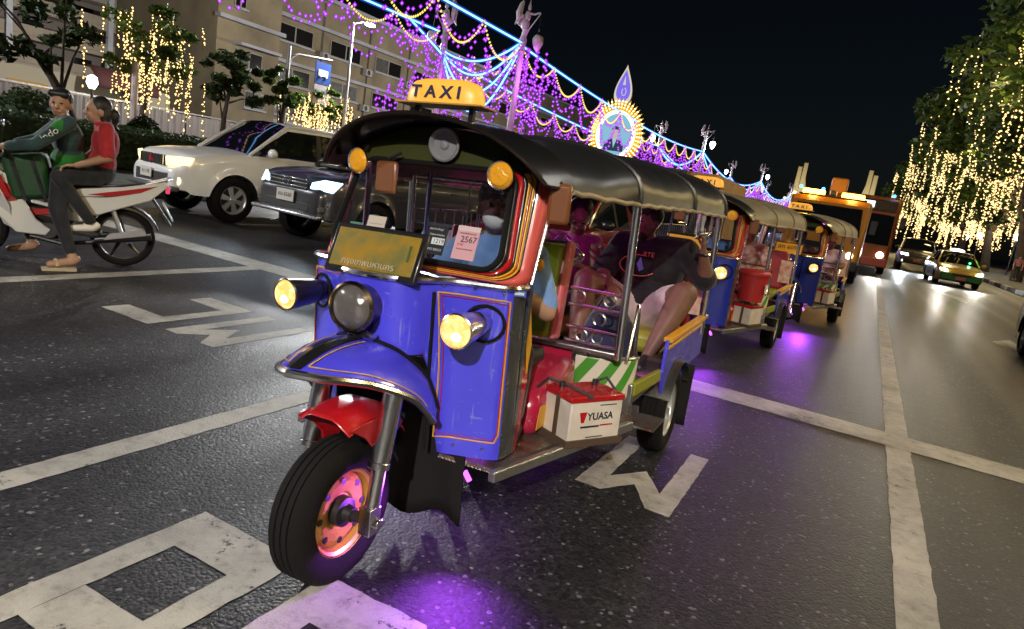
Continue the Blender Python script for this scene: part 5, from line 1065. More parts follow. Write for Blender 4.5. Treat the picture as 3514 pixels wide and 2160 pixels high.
# wings of the monument far down the avenue
WC=M('wing_cream',(.75,.66,.45),.7,var=.1)
for x,s,l in((-26.5,1,'tall cream ribbed wing tower down the avenue, left of the two'),(-5.6,-1,'tall cream ribbed wing tower down the avenue, right of the two'),(-30,1,None),(-2,-1,None)):
    if not l: continue
    T=empty('monument_wing',(x,262,0),0,l,'monument'); 
    for k,(w0,h_) in enumerate(((0,24),(1.7,22.5),(3.2,13),(4.5,11.5))):
        b=MB(); xx=-s*w0; b.prism([(xx-1.1,-1.2-k*.1,0),(xx+1.1,-1.2-k*.1,0),(xx+.7,-.5,h_),(xx-.7,-.5,h_)],(0,3.2-k*.3,0)); b.build('rib',WC,T,bev=.15)
    b=MB(); b.prism([(s*.7,-1,0),(s*4.4,-1,0),(s*.7,-.6,19)],(0,1.6,0)); b.build('buttress',WC,T)
    light('floodlight','SPOT',(0,-22,1),26000,(1,.84,.5),T,(0,0,13),.5,70,.6)
# lanterns on the right pavement
for k,(x,y) in enumerate(((10.5,46),(9.2,58),(10.5,70),(9.5,84),(10.0,100))):
    T=empty('park_lantern',(x,y,.14),0,f'white lantern among the trunks, {ORD[k]} from the camera' ,'lantern','lanterns among the pavement trees'); MB().tube([(0,0,0),(0,0,3)],.06,8).build('pole',BLACKP,T); MB().lathe([(.12,0),(.24,.25),(.2,.5),(.05,.6)],(0,0,3),(0,0,1),12).build('globe',ME('globe_white_far',(.8,.95,1),14),T)
    light('lantern_light','POINT',(0,-.4,3.3),120,(.9,.97,1),T,size=.2)
# ================================================================ street lamp masts along the pavement
LEDW=ME('led_white',(1,.93,.8),30)
def mast(y,x=7.0,reach=2.6,h=8.6,power=1500,label=''):
    T=empty('street_lamp',(x,y,.14),0,label,'street lamp','lamp masts on the tree-lined pavement')
    b=MB(); b.lathe([(.16,0),(.16,.25),(.11,.3),(.095,2),(.06,h-.4)],(0,0,0),(0,0,1),14); b.build('pole',M('galvanised',(.35,.36,.38),.45,.6,var=.3),T)
    b=MB(); b.tube([(0,0,h-.5),(-.15,0,h-.1),(-.6,0,h+.1),(-reach,0,h+.25)],.045,8); b.build('arm',M('galvanised'),T)
    b=MB(); b.box((-reach-.25,0,h+.25),(.7,.28,.09)); b.build('lamp_head',M('lamp_head_grey',(.3,.3,.3),.5),T,bev=.02)
    b=MB(); b.box((-reach-.25,0,h+.2),(.5,.2,.012)); b.build('lamp_panel',LEDW,T)
    light('lamp_light','SPOT',(-reach-.25,0,h+.15),power,(1,.96,.91),T,(-reach-1.5,0,0),.15,150,.5)
    return T
for y,p,l in((36,350,'tall grey lamp mast by the kerb beside the lit trees'),(12,900,'grey lamp mast on the pavement level with the second tuk-tuk'),(-13,23000,'grey lamp mast on the pavement behind the camera')):
    mast(y,power=p,label=l)
tuk1=build_tuk('tuk_tuk',(-1.449,1.62,0),R(3),R(2.5),'blue tuk-tuk with black canopy and lit yellow taxi sign, nearest the camera',True,'tuk-tuks queuing in one lane')
CAMO=M('canopy_grey_tan',(.22,.19,.13),.5,bump=.3,bs=6)
BLUE2=M('blue_paint_deep',(.012,.03,.42),.3,coat=.8,var=.2)
tuk2=build_tuk('tuk_tuk',(-1.5,6.1,0),R(0),R(1),'blue tuk-tuk with tan canopy and patterned-dress passenger, second in the queue',False,'tuk-tuks queuing in one lane',BLUE2,CAMO,sign=True,hl=5,fr=REDP,led=.6,glow=.5)
tuk3=build_tuk('tuk_tuk',(-.98,9.9,0),R(0),R(1),'blue tuk-tuk with orange number plate and lit taxi sign, third in the queue',False,'tuk-tuks queuing in one lane',M('blue_paint_dark',(.008,.02,.26),.35,coat=.6),CAMO,sign=True,hl=5,led=1.5,glow=1.6,plate='สก 6098',fr=M('maroon_panel',(.2,.02,.02),.35,coat=.5))
# ================================================================ people
def _cap(b,a,c,r0,r1,n=12):
    a=Vector(a);c=Vector(c);d=c-a;L_=d.length or 1e-4; d/=L_
    prof=[(.0005,-r0)]+[(r0*math.cos(R(t)),-r0*math.sin(R(t))) for t in(60,30,0)]+[(r1*math.cos(R(t)),L_+r1*math.sin(R(t))) for t in(0,30,60)]+[(.0005,L_+r1)]
    b.lathe(prof,a,d,n)
def fuse(name,prims,mats,voxel,smooth=4):
    """prims: ('c',a,b,r0,r1,mat) | ('e',c,(rx,ry,rz),rot3,mat) -> one continuous skin, material by nearest shape"""
    b=MB()
    for p in prims:
        if p[0]=='c': _cap(b,p[1],p[2],p[3],p[4])
        else: b.ell(p[1],p[2],0,14,10,p[3])
    me=bpy.data.meshes.new('tmp'); me.from_pydata(b.v,[],b.f); o=bpy.data.objects.new('tmp',me); C.objects.link(o)
    md=o.modifiers.new('r','REMESH'); md.mode='VOXEL'; md.voxel_size=voxel; md.use_smooth_shade=True
    sm=o.modifiers.new('s','SMOOTH'); sm.iterations=smooth; sm.factor=.5
    dg=bpy.context.evaluated_depsgraph_get(); m2=bpy.data.meshes.new_from_object(o.evaluated_get(dg)); bpy.data.objects.remove(o); m2.name=name
    n=len(m2.polygons); cc=np.empty(n*3); m2.polygons.foreach_get('center',cc); cc=cc.reshape(-1,3)
    best=np.full(n,1e9); bi=np.zeros(n,int); ml=[]
    for p in prims:
        mt=p[-1]
        if mt not in ml: ml.append(mt)
        if p[0]=='c':
            a=np.array(p[1]);d=np.array(p[2])-a; t=np.clip(((cc-a)@d)/max(1e-9,d@d),0,1); s=np.linalg.norm(cc-a-t[:,None]*d,axis=1)-(p[3]+(p[4]-p[3])*t)
        else:
            q=cc-np.array(p[1]); 
            if p[3] is not None: q=q@np.array(p[3])
            r=np.array(p[2]); s=(np.linalg.norm(q/r,axis=1)-1)*r.min()
        k=s<best; best[k]=s[k]; bi[k]=ml.index(mt)
    m2.materials.clear()
    for q in ml: m2.materials.append(q)
    m2.polygons.foreach_set('material_index',bi); m2.polygons.foreach_set('use_smooth',[True]*n); m2.update(); return m2
CLOTHB=lambda n,c,r=.8:M('cloth_'+n,c,r,var=.35,vs=7,bump=1.0,bs=11,sheen=.2)
def human(name,label,J,st,voxel=.009,mat=None,group=None,cat='person'):
    V=Vector; sk=st['skin']; top=st['top']; bot=st['bot']; sh=st.get('shoe',BLACKPL); hr=st.get('hair',HAIR); g=st.get('g',1.0); P=[]
    J={k:V(v) for k,v in J.items()}
    pel,ch,nk,hd=J['pelvis'],J['chest'],J['neck'],J['head']
    lr=(J['ls']-J['rs']).normalized(); up=(nk-pel).normalized(); fw=lr.cross(up)*-1
    def rot(x,y,z): return Matrix((x.normalized(),y.normalized(),z.normalized())).transposed()
    Rt=rot(lr,up.cross(lr),up)
    P.append(('e',tuple(pel+up*.02),(.165*g,.125*g,.13),Rt,bot)); P.append(('e',tuple(pel.lerp(ch,.35)),(.15*g,.115*g*(1.15 if g>1.1 else 1),.16),Rt,st.get('top2',top))); P.append(('e',tuple(ch),(.165*g,.115*g,.19),Rt,top))
    P.append(('c',tuple(J['rs']),tuple(J['ls']),.062*g,.062*g,top)); P.append(('c',tuple(ch.lerp(nk,.75)),tuple(nk),.07,.06,top)); P.append(('c',tuple(nk),tuple(hd-up*.04),.052,.05,sk))
    # limbs
    slv=st.get('sleeve',.55)
    for s in('r','l'):
        S,E,W=J[s+'s'],J[s+'e'],J[s+'w']
        if slv>=1: P.append(('c',tuple(S),tuple(E),.058*g,.047*g,top)); k=slv-1; m=E.lerp(W,k); P.append(('c',tuple(E),tuple(m),.047*g,.04*g,top)); P.append(('c',tuple(m),tuple(W),.034,.027,sk))
        elif slv>0: m=S.lerp(E,slv); P.append(('c',tuple(S),tuple(m),.062*g,.060*g,top)); P.append(('c',tuple(m),tuple(E),.046*g,.041*g,sk)); P.append(('c',tuple(E),tuple(W),.042*g,.028,sk))
        else: P.append(('c',tuple(S),tuple(E),.05*g,.041*g,sk)); P.append(('c',tuple(E),tuple(W),.040*g,.027,sk))
        # hand
        d=J.get(s+'d',(W-E)).normalized(); nn=J.get(s+'n',V((0,0,-1))); nn=(nn-d*nn.dot(d)).normalized(); sp=d.cross(nn); cu=st.get('curl',.9)
        P.append(('e',tuple(W+d*.05),(.042,.052,.017),rot(sp,d,nn),sk))
        fr=.0105 if voxel>.0085 else .009
        for k,ln in enumerate((.85,1,.95,.75)):
            a=W+d*.088+sp*(k-1.5)*.0215; d1=(d*math.cos(cu*.6)+nn*math.sin(cu*.6)); d2=(d*math.cos(cu*1.7)+nn*math.sin(cu*1.7)); b_=a+d1*.042*ln; P.append(('c',tuple(a),tuple(b_),fr,fr,sk)); P.append(('c',tuple(b_),tuple(b_+d2*.038*ln),fr,fr*.85,sk))
        ts=1 if s=='r' else -1; a=W+d*.03+sp*.035*ts; b_=a+(d*.6+sp*.65*ts+nn*.35).normalized()*.045; P.append(('c',tuple(a),tuple(b_),.012,.011,sk)); P.append(('c',tuple(b_),tuple(b_+(d*.85+nn*.5).normalized()*.03),.011,.009,sk))
        H,K,A=J[s+'h'],J[s+'k'],J[s+'a']; lg=st.get('leg',1.8)
        if lg>=1:
            P.append(('c',tuple(H),tuple(K),.088*g,.064*g,bot)); m=K.lerp(A,min(1,lg-1)); P.append(('c',tuple(K),tuple(m),.062*g,.05,bot)); P.append(('c',tuple(m),tuple(A),.04,.036,sk))
        else:
            m=H.lerp(K,lg); P.append(('c',tuple(H),tuple(m),.095*g,.088*g,bot)); P.append(('c',tuple(m),tuple(K),.07*g,.06*g,sk)); c_=K.lerp(A,.3); P.append(('c',tuple(K),tuple(c_),.058*g,.056*g,sk)); P.append(('c',tuple(c_),tuple(A),.056*g,.036,sk))
        t=J[s+'t']; P.append(('c',tuple(A-V((0,0,.03))),tuple(t),.042,.032,sh)); P.append(('c',tuple(A-V((0,0,.02))-(t-A).normalized()*.03),tuple(A-V((0,0,.03))),.04,.042,sh))
    # head
    f=J['face'].normalized(); u=st.get('hup',V((0,0,1))); u=(u-f*u.dot(f)).normalized(); r=f.cross(u); Rh=rot(r,f,u); hs=st.get('hs',1.0)
    at=lambda a,b_,c_:tuple(hd+(r*a+f*b_+u*c_)*hs)
    e=lambda c_,rad,m:P.append(('e',at(*c_),tuple(x*hs for x in rad),Rh,m)); c2=lambda a,b_,r0,r1,m:P.append(('c',at(*a),at(*b_),r0*hs,r1*hs,m))
    e((0,0,.02),(.073,.092,.10),sk); e((0,.022,-.045),(.057,.068,.062),sk); c2((0,.088,.012),(0,.104,-.022),.010,.015,sk); c2((-.03,.083,.033),(.03,.083,.033),.012,.012,sk)
    e((.03,.07,-.03),(.02,.02,.02),sk); e((-.03,.07,-.03),(.02,.02,.02),sk)
    for s in(-1,1):
        e((s*.075,-.005,-.005),(.010,.022,.033),sk); e((s*.030,.0865,.012),(.0115,.008,.0055),EYE); c2((s*.016,.092,.036),(s*.044,.085,.037),.004,.0035,hr)
    if st.get('mask'): e((0,.055,-.045),(.062,.058,.05),st['mask'])
    else: c2((-.022,.083,-.058),(.022,.083,-.058),.0075,.0075,LIP)
    hz=st.get('hairstyle','short')
    e((0,-.024,.045),(.086,.092,.092),hr)
    if hz=='long': e((0,-.05,-.02),(.088,.065,.12),hr); e((0,-.12,-.03),(.055,.055,.07),hr)
    if hz=='braids': e((.0,-.05,.07),(.09,.085,.075),hr); e((.055,-.075,.0),(.035,.04,.09),hr); e((-.055,-.075,.0),(.035,.04,.09),hr)
    if hz=='short': c2((-.05,.06,.085),(.05,.06,.085),.03,.03,hr)
    if st.get('cap'): e((0,-.005,.062),(.087,.102,.07),st['cap']); c2((-.035,.10,.062),(.035,.10,.062),.012,.012,st['cap']); c2((-.03,.13,.055),(.03,.13,.055),.011,.011,st['cap'])
    if st.get('beard'): e((0,.05,-.075),(.05,.05,.04),st['beard'])
    for q in st.get('extra',[]): P.append(q)
    me=fuse(name,P,None,voxel); o=bpy.data.objects.new(name,me); C.objects.link(o)
    if mat is not None: o.matrix_world=mat
    tag(o,label,cat,group)
    if st.get('glasses'):
        b=MB(); 
        for s in(-1,1): b.tube([Vector(at(s*.031+.021*math.cos(a),.098,.010+.019*math.sin(a))) for a in[2*math.pi*k/14 for k in range(14)]],.0022,5,closed=True); b.tube([at(s*.052,.096,.014),at(s*.076,.03,.014),at(s*.076,-.01,.010)],.002,4)
        b.build('glasses',CHROME,o)
    return o
def sit(pel,ch,hd,face,rs,re,rw,ls,le,lw,rh,rk,ra,lh,lk,la,toe=(0,-.16,-.05),**k):
    v=Vector; d=dict(pelvis=pel,chest=ch,neck=tuple(v(ch).lerp(v(hd),.58)),head=hd,face=face,rs=rs,re=re,rw=rw,ls=ls,le=le,lw=lw,rh=rh,rk=rk,ra=ra,rt=tuple(v(ra)+v(toe)),lh=lh,lk=lk,la=la,lt=tuple(v(la)+v(toe))); d.update(k); return d
bpy.context.view_layer.update()
M1,M2,M3=[t.matrix_world.copy() for t in(tuk1,tuk2,tuk3)]
BLUSH=CLOTHB('sky_blue',(.16,.30,.62)); DKP=CLOTHB('black',(.012,.012,.016)); MASKW=M('mask_white',(.75,.75,.73),.7); CAPB=CLOTHB('cap_black',(.015,.014,.013))
drv=lambda sk=SKIN,f=(.5,-.85,.08):sit((.03,1.10,.73),(.04,1.13,1.03),(.05,1.03,1.315),f,(-.14,1.12,1.13),(-.27,.98,.92),(-.20,.83,1.03),(.23,1.12,1.13),(.37,1.0,.90),(.19,.84,1.03),(-.08,1.05,.71),(-.17,.74,.74),(-.15,.70,.45),(.14,1.05,.71),(.34,.82,.74),(.40,.68,.46),rd=(.1,-1,0),ld=(-.1,-1,0),rn=(0,0,-1),ln=(0,0,-1))
human('person','driver in light blue shirt, black cap and white mask, nearest tuk-tuk',drv(),dict(skin=SKIN,top=BLUSH,bot=DKP,sleeve=.85,mask=MASKW,cap=CAPB,curl=1.2,g=1.02),.009,M1)
SHRT=CLOTHB('pale_pink',(.62,.5,.5)); BLT=CLOTHB('tee_black',(.005,.005,.007)); BEARD=M('beard',(.02,.015,.012),.8)
J=sit((.34,2.88,.70),(.35,2.93,1.0),(.29,2.86,1.305),(-.5,-.82,-.05),(.13,2.92,1.15),(.06,2.72,.93),(.19,2.50,.90),(.57,2.92,1.15),(.745,2.86,.97),(.71,2.74,1.17),(.24,2.82,.69),(.06,2.42,.90),(.10,2.22,.50),(.44,2.84,.69),(.675,2.52,.90),(.56,2.26,.53),ld=(-.05,-.1,1),ln=(-1,-.3,0),rd=(.5,-.7,-.2),rn=(0,0,-1))
man=human('person','large passenger in a black printed t-shirt and pale shorts gripping the roof rail',J,dict(skin=SKIND,top=BLT,bot=SHRT,sleeve=.9,leg=.62,g=1.42,hairstyle='short',beard=BEARD,curl=1.5,shoe=BLACKPL,hs=1.06),.009,M1)
PR=M('tee_print_orange',(.6,.16,.08),.6); PR2=M('tee_print_blue',(.15,.15,.5),.6)
b=MB(); b.tube([(.30+.13*math.cos(a),2.755+.02*math.sin(a)-.05*math.cos(a)**2*0,1.02+.07*math.sin(a)) for a in[R(t) for t in range(70,330,15)]],.004,5); b.build('shirt_print',PR,man)
tt=text('RTE',.045,PR,'shirt_print',man,frame((.36,2.752,1.10),(1,-.05,0),(0,.25,1)),.003)
b=MB(); b.prism([(.29,2.752,1.03),(.31,2.752,1.08),(.34,2.752,1.0),(.31,2.752,.98)],(0,-.004,0)); b.build('shirt_print',PR2,man)
b=MB(); b.tube([(.71+.034*math.cos(a),2.745+.034*math.sin(a),1.15) for a in[2*math.pi*k/14 for k in range(14)]],.008,6,closed=True); b.build('wristwatch',BLACKP,man)
MAGT=CLOTHB('top_magenta',(.35,.06,.2))
J=sit((-.26,2.90,.70),(-.24,2.92,.99),(-.19,2.84,1.275),(.3,-.86,-.42),(-.42,2.92,1.12),(-.44,2.72,.92),(-.20,2.56,.97),(-.08,2.92,1.12),(.02,2.74,.92),(-.06,2.56,.97),(-.34,2.84,.69),(-.36,2.42,.70),(-.34,2.36,.50),(-.17,2.84,.69),(-.14,2.42,.70),(-.14,2.36,.50),rd=(.4,-.6,.5),ld=(-.4,-.6,.5),rn=(.8,.2,0),ln=(-.8,.2,0))
human('person','seated passenger with glasses and sleeveless magenta top looking down at a phone',J,dict(skin=SKIND,top=MAGT,bot=DKP,sleeve=0,g=.92,hairstyle='braids',glasses=True,curl=1.0),.009,M1)
PH=MB().box((-.13,2.50,1.03),(.078,.012,.155),rot=Matrix.Rotation(-.4,3,'X')).build('phone',BLACKP,bev=.006); PH.matrix_world=M1; tag(PH,'dark phone in the hands of the passenger with glasses','phone')
# second tuk-tuk
FLOR=M('dress_floral',(.6,.5,.38),.8,dirt=(.25,.04,.05),dirtamt=1,ds=14); REDH=M('headscarf_red',(.5,.05,.03),.7)
J=sit((.22,2.35,.68),(.24,2.38,.98),(.22,2.32,1.27),(.4,-.9,0),(.06,2.38,1.12),(.05,2.15,.92),(.18,1.98,.88),(.42,2.38,1.12),(.52,2.18,.92),(.38,2.0,.88),(.14,2.28,.67),(.12,1.88,.72),(.14,1.85,.48),(.32,2.28,.67),(.36,1.88,.72),(.36,1.85,.48))
human('person','passenger in a patterned dress riding in the second tuk-tuk',J,dict(skin=SKIN,top=FLOR,bot=FLOR,sleeve=.7,hair=REDH,hairstyle='long'),.014,M2)
human('person','driver in blue behind the windscreen of the second tuk-tuk',drv(f=(.1,-1,0)),dict(skin=SKIN,top=BLUSH,bot=DKP,sleeve=.85),.016,M2)
human('person','masked driver behind the windscreen of the third tuk-tuk',drv(f=(0,-1,0)),dict(skin=SKIN,top=CLOTHB('plum',(.2,.08,.12)),bot=DKP,sleeve=.85,mask=M('mask_black',(.02,.02,.02),.7)),.016,M3)
J=sit((.40,2.30,.68),(.42,2.34,.98),(.42,2.28,1.27),(.2,-1,0),(.24,2.34,1.12),(.22,2.15,.92),(.30,1.95,.88),(.60,2.34,1.12),(.66,2.15,.92),(.52,1.98,.88),(.32,2.25,.67),(.30,1.85,.72),(.3,1.82,.48),(.5,2.25,.67),(.52,1.85,.72),(.52,1.82,.48))
human('person','passenger in a pale shirt on the near side of the third tuk-tuk',J,dict(skin=SKIND,top=CLOTHB('pale_shirt',(.5,.42,.4)),bot=DKP,sleeve=.7),.016,M3)
# pedestrians
def stand(x,y,label,top,bot,sk=SKIN,face=(-.3,-1,0),step=.15):
    J=sit((0,0,.93),(0,.01,1.25),(0,-.02,1.57),face,(-.18,0,1.4),(-.25,.04,1.13),(-.24,-.06,.9),(.18,0,1.4),(.25,.03,1.13),(.24,-.05,.9),(-.09,0,.9),(-.1,-step,.5),(-.1,-step*.6,.1),(.09,0,.9),(.1,step*.4,.5),(.1,step*1.3,.1),toe=(0,-.15,-.04))
    return human('person',label,J,dict(skin=sk,top=top,bot=bot,sleeve=.6,leg=1.6),.018,Matrix.Translation((x,y,.14)),'pedestrians on the pavement')
stand(8.1,45,'pedestrian in a white t-shirt walking on the right-hand pavement',CLOTHB('white_tee',(.7,.72,.7)),CLOTHB('shorts_grey',(.05,.05,.06)))
stand(8.6,54,'pedestrian in a dull pink shirt further along the pavement',CLOTHB('dull_pink',(.35,.12,.15)),DKP); stand(9.0,56,'pedestrian in a blue shirt beside the one in pink',CLOTHB('mid_blue',(.08,.14,.35)),DKP)
# ================================================================ motorcycle and its riders
MW=M('moto_white',(.62,.62,.6),.3,coat=.7); MR=M('moto_red',(.35,.01,.015),.3,coat=.6)
MT=empty('motorcycle',(-6.96,3.62,0),R(-33.5),'white and red underbone motorcycle with two riders, at the left edge','motorcycle')
for y,nm in((-.61,'front_wheel'),(.61,'rear_wheel')):
    t=MB().lathe([(.232,-.03),(.255,-.042),(.275,-.036),(.287,-.015),(.29,0),(.287,.015),(.275,.036),(.255,.042),(.232,.03)],(0,0,0),(1,0,0),36).build('tyre',RUBBER,MT,loc=(0,y,.29))
    b=MB(); b.lathe([(.235,-.028),(.215,-.03),(.212,0),(.215,.03),(.235,.028)],(0,0,0),(1,0,0),36)
    for k in range(5):
        a=2*math.pi*k/5+.3; b.tube([(0,.04*math.cos(a),.04*math.sin(a)),(.0,.215*math.cos(a+.15),.215*math.sin(a+.15))],[.022,.014],6)
    b.lathe([(.001,-.05),(.05,-.05),(.05,.05),(.001,.05)],(0,0,0),(1,0,0),16); b.build('rim',BLACKP,t)
b=MB(); b.grid(lambda u,v:(lerp(-.07,.07,v),.61+.33*math.cos(R(lerp(150,20,u))),.30+.33*math.sin(R(lerp(150,20,u)))-.02*abs(lerp(-1,1,v))),10,4); b.build('rear_mudguard',BLACKPL,MT,solid=.006)
def sidepanel(name,poly,x,m,th=.03,mirror=True):
    for s in((-1,1) if mirror else (1,)): MB().prism([(s*x,y,z) for y,z in poly],(s*th,0,0)).build(name,m,MT,bev=.012)
sidepanel('tail_cowl',[(.10,.60),(.20,.74),(.60,.81),(.95,.90),(1.0,.87),(.84,.70),(.60,.60),(.38,.50),(.2,.50)],.09,MW,.045)
sidepanel('lower_cowl',[(-.44,.86),(-.30,.80),(-.20,.60),(-.10,.42),(.02,.33),(-.02,.27),(-.25,.28),(-.38,.42),(-.44,.65)],.12,MW,.045)
sidepanel('cowl_stripe',[(-.42,.78),(-.31,.72),(-.24,.58),(-.30,.56),(-.40,.66)],.166,MR,.003)
sidepanel('tail_stripe',[(.30,.70),(.6,.775),(.9,.855),(.75,.77),(.5,.70)],.136,MR,.003)
sidepanel('side_cover',[(.02,.50),(.18,.62),(.30,.60),(.36,.50),(.25,.42),(.06,.44)],.1,MW)
b=MB(); b.grid(lambda u,v:(lerp(-1,1,v)*lerp(.10,.13,math.sin(u*3.1)),lerp(-.05,.92,u),float(np.interp(u,[0,.3,.55,.7,1],[.72,.765,.79,.83,.90]))-.02*abs(lerp(-1,1,v))**3),14,8,thick=(0,0,-.07)); b.build('seat',BLACKPL,MT,bev=.015)
b=MB(); b.tube([(.10,.75,.84),(.11,.98,.93),(0,1.02,.94),(-.11,.98,.93),(-.10,.75,.84)],.014,8); b.build('grab_bar',M('moto_silver',(.5,.5,.52),.35,.8),MT)
MB().box((0,.99,.82),(.16,.04,.07)).build('tail_lamp',M('tail_red',(.5,.02,.02),.2,emit=(1,.1,.25),es=.6),MT,bev=.01)
b=MB(); b.prism([(-.06,.84,.72),(.06,.84,.72),(.07,1.02,.45),(-.07,1.02,.45)],(0,.02,.01)); b.build('rear_fender_flap',BLACKPL,MT); MB().box((0,1.0,.60),(.17,.015,.2),rot=Matrix.Rotation(.5,3,'X')).build('number_plate',M('plate_blue_white',(.5,.55,.6),.4),MT)
# front legshield, cowl, fork
for s in(-1,1):
    b=MB(); b.prism([(s*.10,-.28,.30),(s*.20,-.33,.55),(s*.21,-.45,.80),(s*.13,-.52,.98),(s*.07,-.56,.95),(s*.11,-.50,.75),(s*.13,-.42,.5),(s*.08,-.36,.34)],(s*.02,.03,0)); b.build('leg_shield',MW,MT,bev=.012)
    b=MB(); b.prism([(s*.205,-.35,.60),(s*.215,-.45,.80),(s*.20,-.40,.82),(s*.19,-.32,.62)],(s*.012,.03,0)); b.build('leg_shield_stripe',MR,MT)
    MB().tube([(s*.07,-.61,.29),(s*.07,-.47,.82)],.018,8).build('fork_leg',BLACKP,MT)
    MB().tube([(s*.04,-.42,1.0),(s*.2,-.42,1.03),(s*.34,-.35,1.02)],.013,8).build('handlebar',BLACKP,MT); MB().tube([(s*.24,-.40,1.03),(s*.35,-.345,1.02)],.019,8).build('grip',RUBBER,MT)
    MB().tube([(s*.2,-.42,1.05),(s*.25,-.42,1.2)],.006,5).build('mirror_stalk',BLACKP,MT); MB().ell((s*.27,-.42,1.25),(.06,.015,.04)).build('mirror',BLACKP,MT)
b=MB(); b.ell((0,-.50,1.0),(.15,.13,.10)); b.build('handlebar_cowl',MW,MT); b=MB(); b.ell((0,-.60,1.01),(.1,.05,.055)); b.build('headlamp',M('moto_lamp_glass',(.5,.5,.55),.1,.3),MT)
b=MB(); b.grid(lambda u,v:(lerp(-.06,.06,v),-.61+.34*math.cos(R(lerp(200,60,u))),.29+.34*math.sin(R(lerp(200,60,u)))),10,4); b.build('front_mudguard',MW,MT,solid=.01)
MB().tube([(0,-.42,.80),(0,-.25,.50),(0,.1,.42),(0,.3,.62)],[.07,.08,.09,.08],10).build('frame_tunnel',BLACKPL,MT); sidepanel('tunnel_trim',[(-.38,.52),(-.25,.42),(.08,.48),(.10,.54),(-.2,.50),(-.34,.60)],.085,MR,.012)
b=MB(); b.ell((0,.02,.32),(.12,.16,.10)); b.tube([(.11,.0,.32),(.16,.0,.32)],.075,14); b.tube([(.05,-.1,.33),(.05,-.22,.36)],.06,12); b.build('engine',DARKM,MT)
b=MB(); b.tube([(.10,-.15,.25),(.13,.1,.20),(.15,.35,.24),(.16,.40,.27)],.02,8); b.tube([(.155,.38,.27),(.17,.86,.36)],[.04,.055],12); b.build('exhaust',BLACKP,MT); MB().prism([(.218,.45,.28),(.228,.82,.36),(.228,.80,.42),(.218,.50,.35)],(.006,0,0)).build('heat_shield',M('moto_silver'),MT,bev=.01)
MB().tube([(.09,.1,.33),(.1,.61,.29)],[.035,.03],8).build('swing_arm',M('moto_silver'),MT); MB().prism([(.12,.35,.30),(.12,.66,.24),(.12,.70,.32),(.12,.60,.36)],(.02,0,0)).build('chain_case',M('moto_silver'),MT,bev=.01)
MB().tube([(.08,.5,.62),(.09,.60,.33)],.024,10).build('shock_absorber',M('moto_silver'),MT); MB().tube([(-.22,.12,.27),(.22,.12,.27)],.012,8).build('foot_peg_bar',BLACKP,MT); MB().tube([(.1,.42,.35),(.24,.42,.34)],.014,8).build('pillion_peg',BLACKP,MT)
bpy.context.view_layer.update(); MM=MT.matrix_world.copy()
GRB=empty('delivery_bag',(0,0,0),0,'green and black insulated bag wedged in front of the motorcycle rider','bag'); GRB.matrix_world=MM
MB().box((.0,-.17,.80),(.36,.34,.42),rot=Matrix.Rotation(.2,3,'X')).build('bag_body',M('bag_green',(.004,.05,.012),.6,dirt=(.005,.02,.008),ds=5,bump=.4,bs=9),GRB,bev=.05)
for y in(-.24,-.08): MB().box((.184,y,.79),(.008,.03,.42),rot=Matrix.Rotation(.3,3,'X')).build('strap',DKP,GRB)
TEAL=CLOTHB('jacket_teal',(.018,.055,.062)); GRN=CLOTHB('jacket_green',(.015,.2,.018)); 
J=sit((0,.15,.88),(.03,.12,1.20),(.09,.07,1.50),(1,-.18,-.04),(-.17,.06,1.34),(-.36,-.16,1.14),(-.29,-.36,1.06),(.22,.14,1.34),(.42,-.08,1.12),(.31,-.34,1.06),(-.10,.08,.84),(-.24,-.28,.62),(-.25,-.18,.12),(.11,.10,.84),(.30,.08,.55),(.44,.22,.12),toe=(.05,-.17,-.06),rd=(.1,-1,-.2),ld=(-.15,-1,-.2))
rid=human('person','motorcycle rider in a teal and green jacket and sandals turning to face the camera',J,dict(skin=SKIN,top=TEAL,bot=CLOTHB('jeans_black',(.009,.011,.016)),sleeve=1.75,leg=1.85,shoe=SKIN,curl=1.2,g=1.18,hs=1.12,top2=GRN,extra=[('c',(.25,.10,1.31),(.29,.06,1.27),.066,.066,GRN)]),.009,MM)
text('indo',.095,M('jacket_letter',(.7,.72,.7),.6),'jacket_lettering',rid,frame((.405,.02,1.225),(-.30,.62,.55),(.35,-.2,.6)),.003)
b=MB(); b.tube([(.435,.13,.045),(.475,.09,.10),(.52,.12,.045)],.018,8); b.box((.472,.12,.016),(.10,.27,.03),rot=.2); b.build('sandal',M('sandal_tan',(.45,.38,.25),.7),rid,bev=.008)
REDT=CLOTHB('polo_red',(.42,.012,.02))
J=sit((0,.40,.90),(.0,.43,1.20),(-.01,.36,1.49),(.28,-1,-.05),(-.18,.43,1.34),(-.24,.34,1.1),(-.12,.2,.98),(.18,.44,1.34),(.33,.47,1.08),(.26,.22,.97),(-.10,.36,.88),(-.20,.0,.80),(-.2,.34,.42),(.10,.36,.88),(.25,.08,.84),(.26,.36,.43),toe=(.03,-.17,-.05),rd=(.3,-1,-.2),ld=(-.1,-1,-.15))
human('person','pillion rider in a red polo shirt and white sneakers, dark hair tied back',J,dict(skin=SKIN,top=REDT,bot=CLOTHB('jeans_dark',(.009,.011,.016)),sleeve=.9,leg=1.92,hairstyle='long',shoe=M('sneaker_white',(.7,.68,.62),.6),curl=.7,g=1.08,hs=1.1),.009,MM)
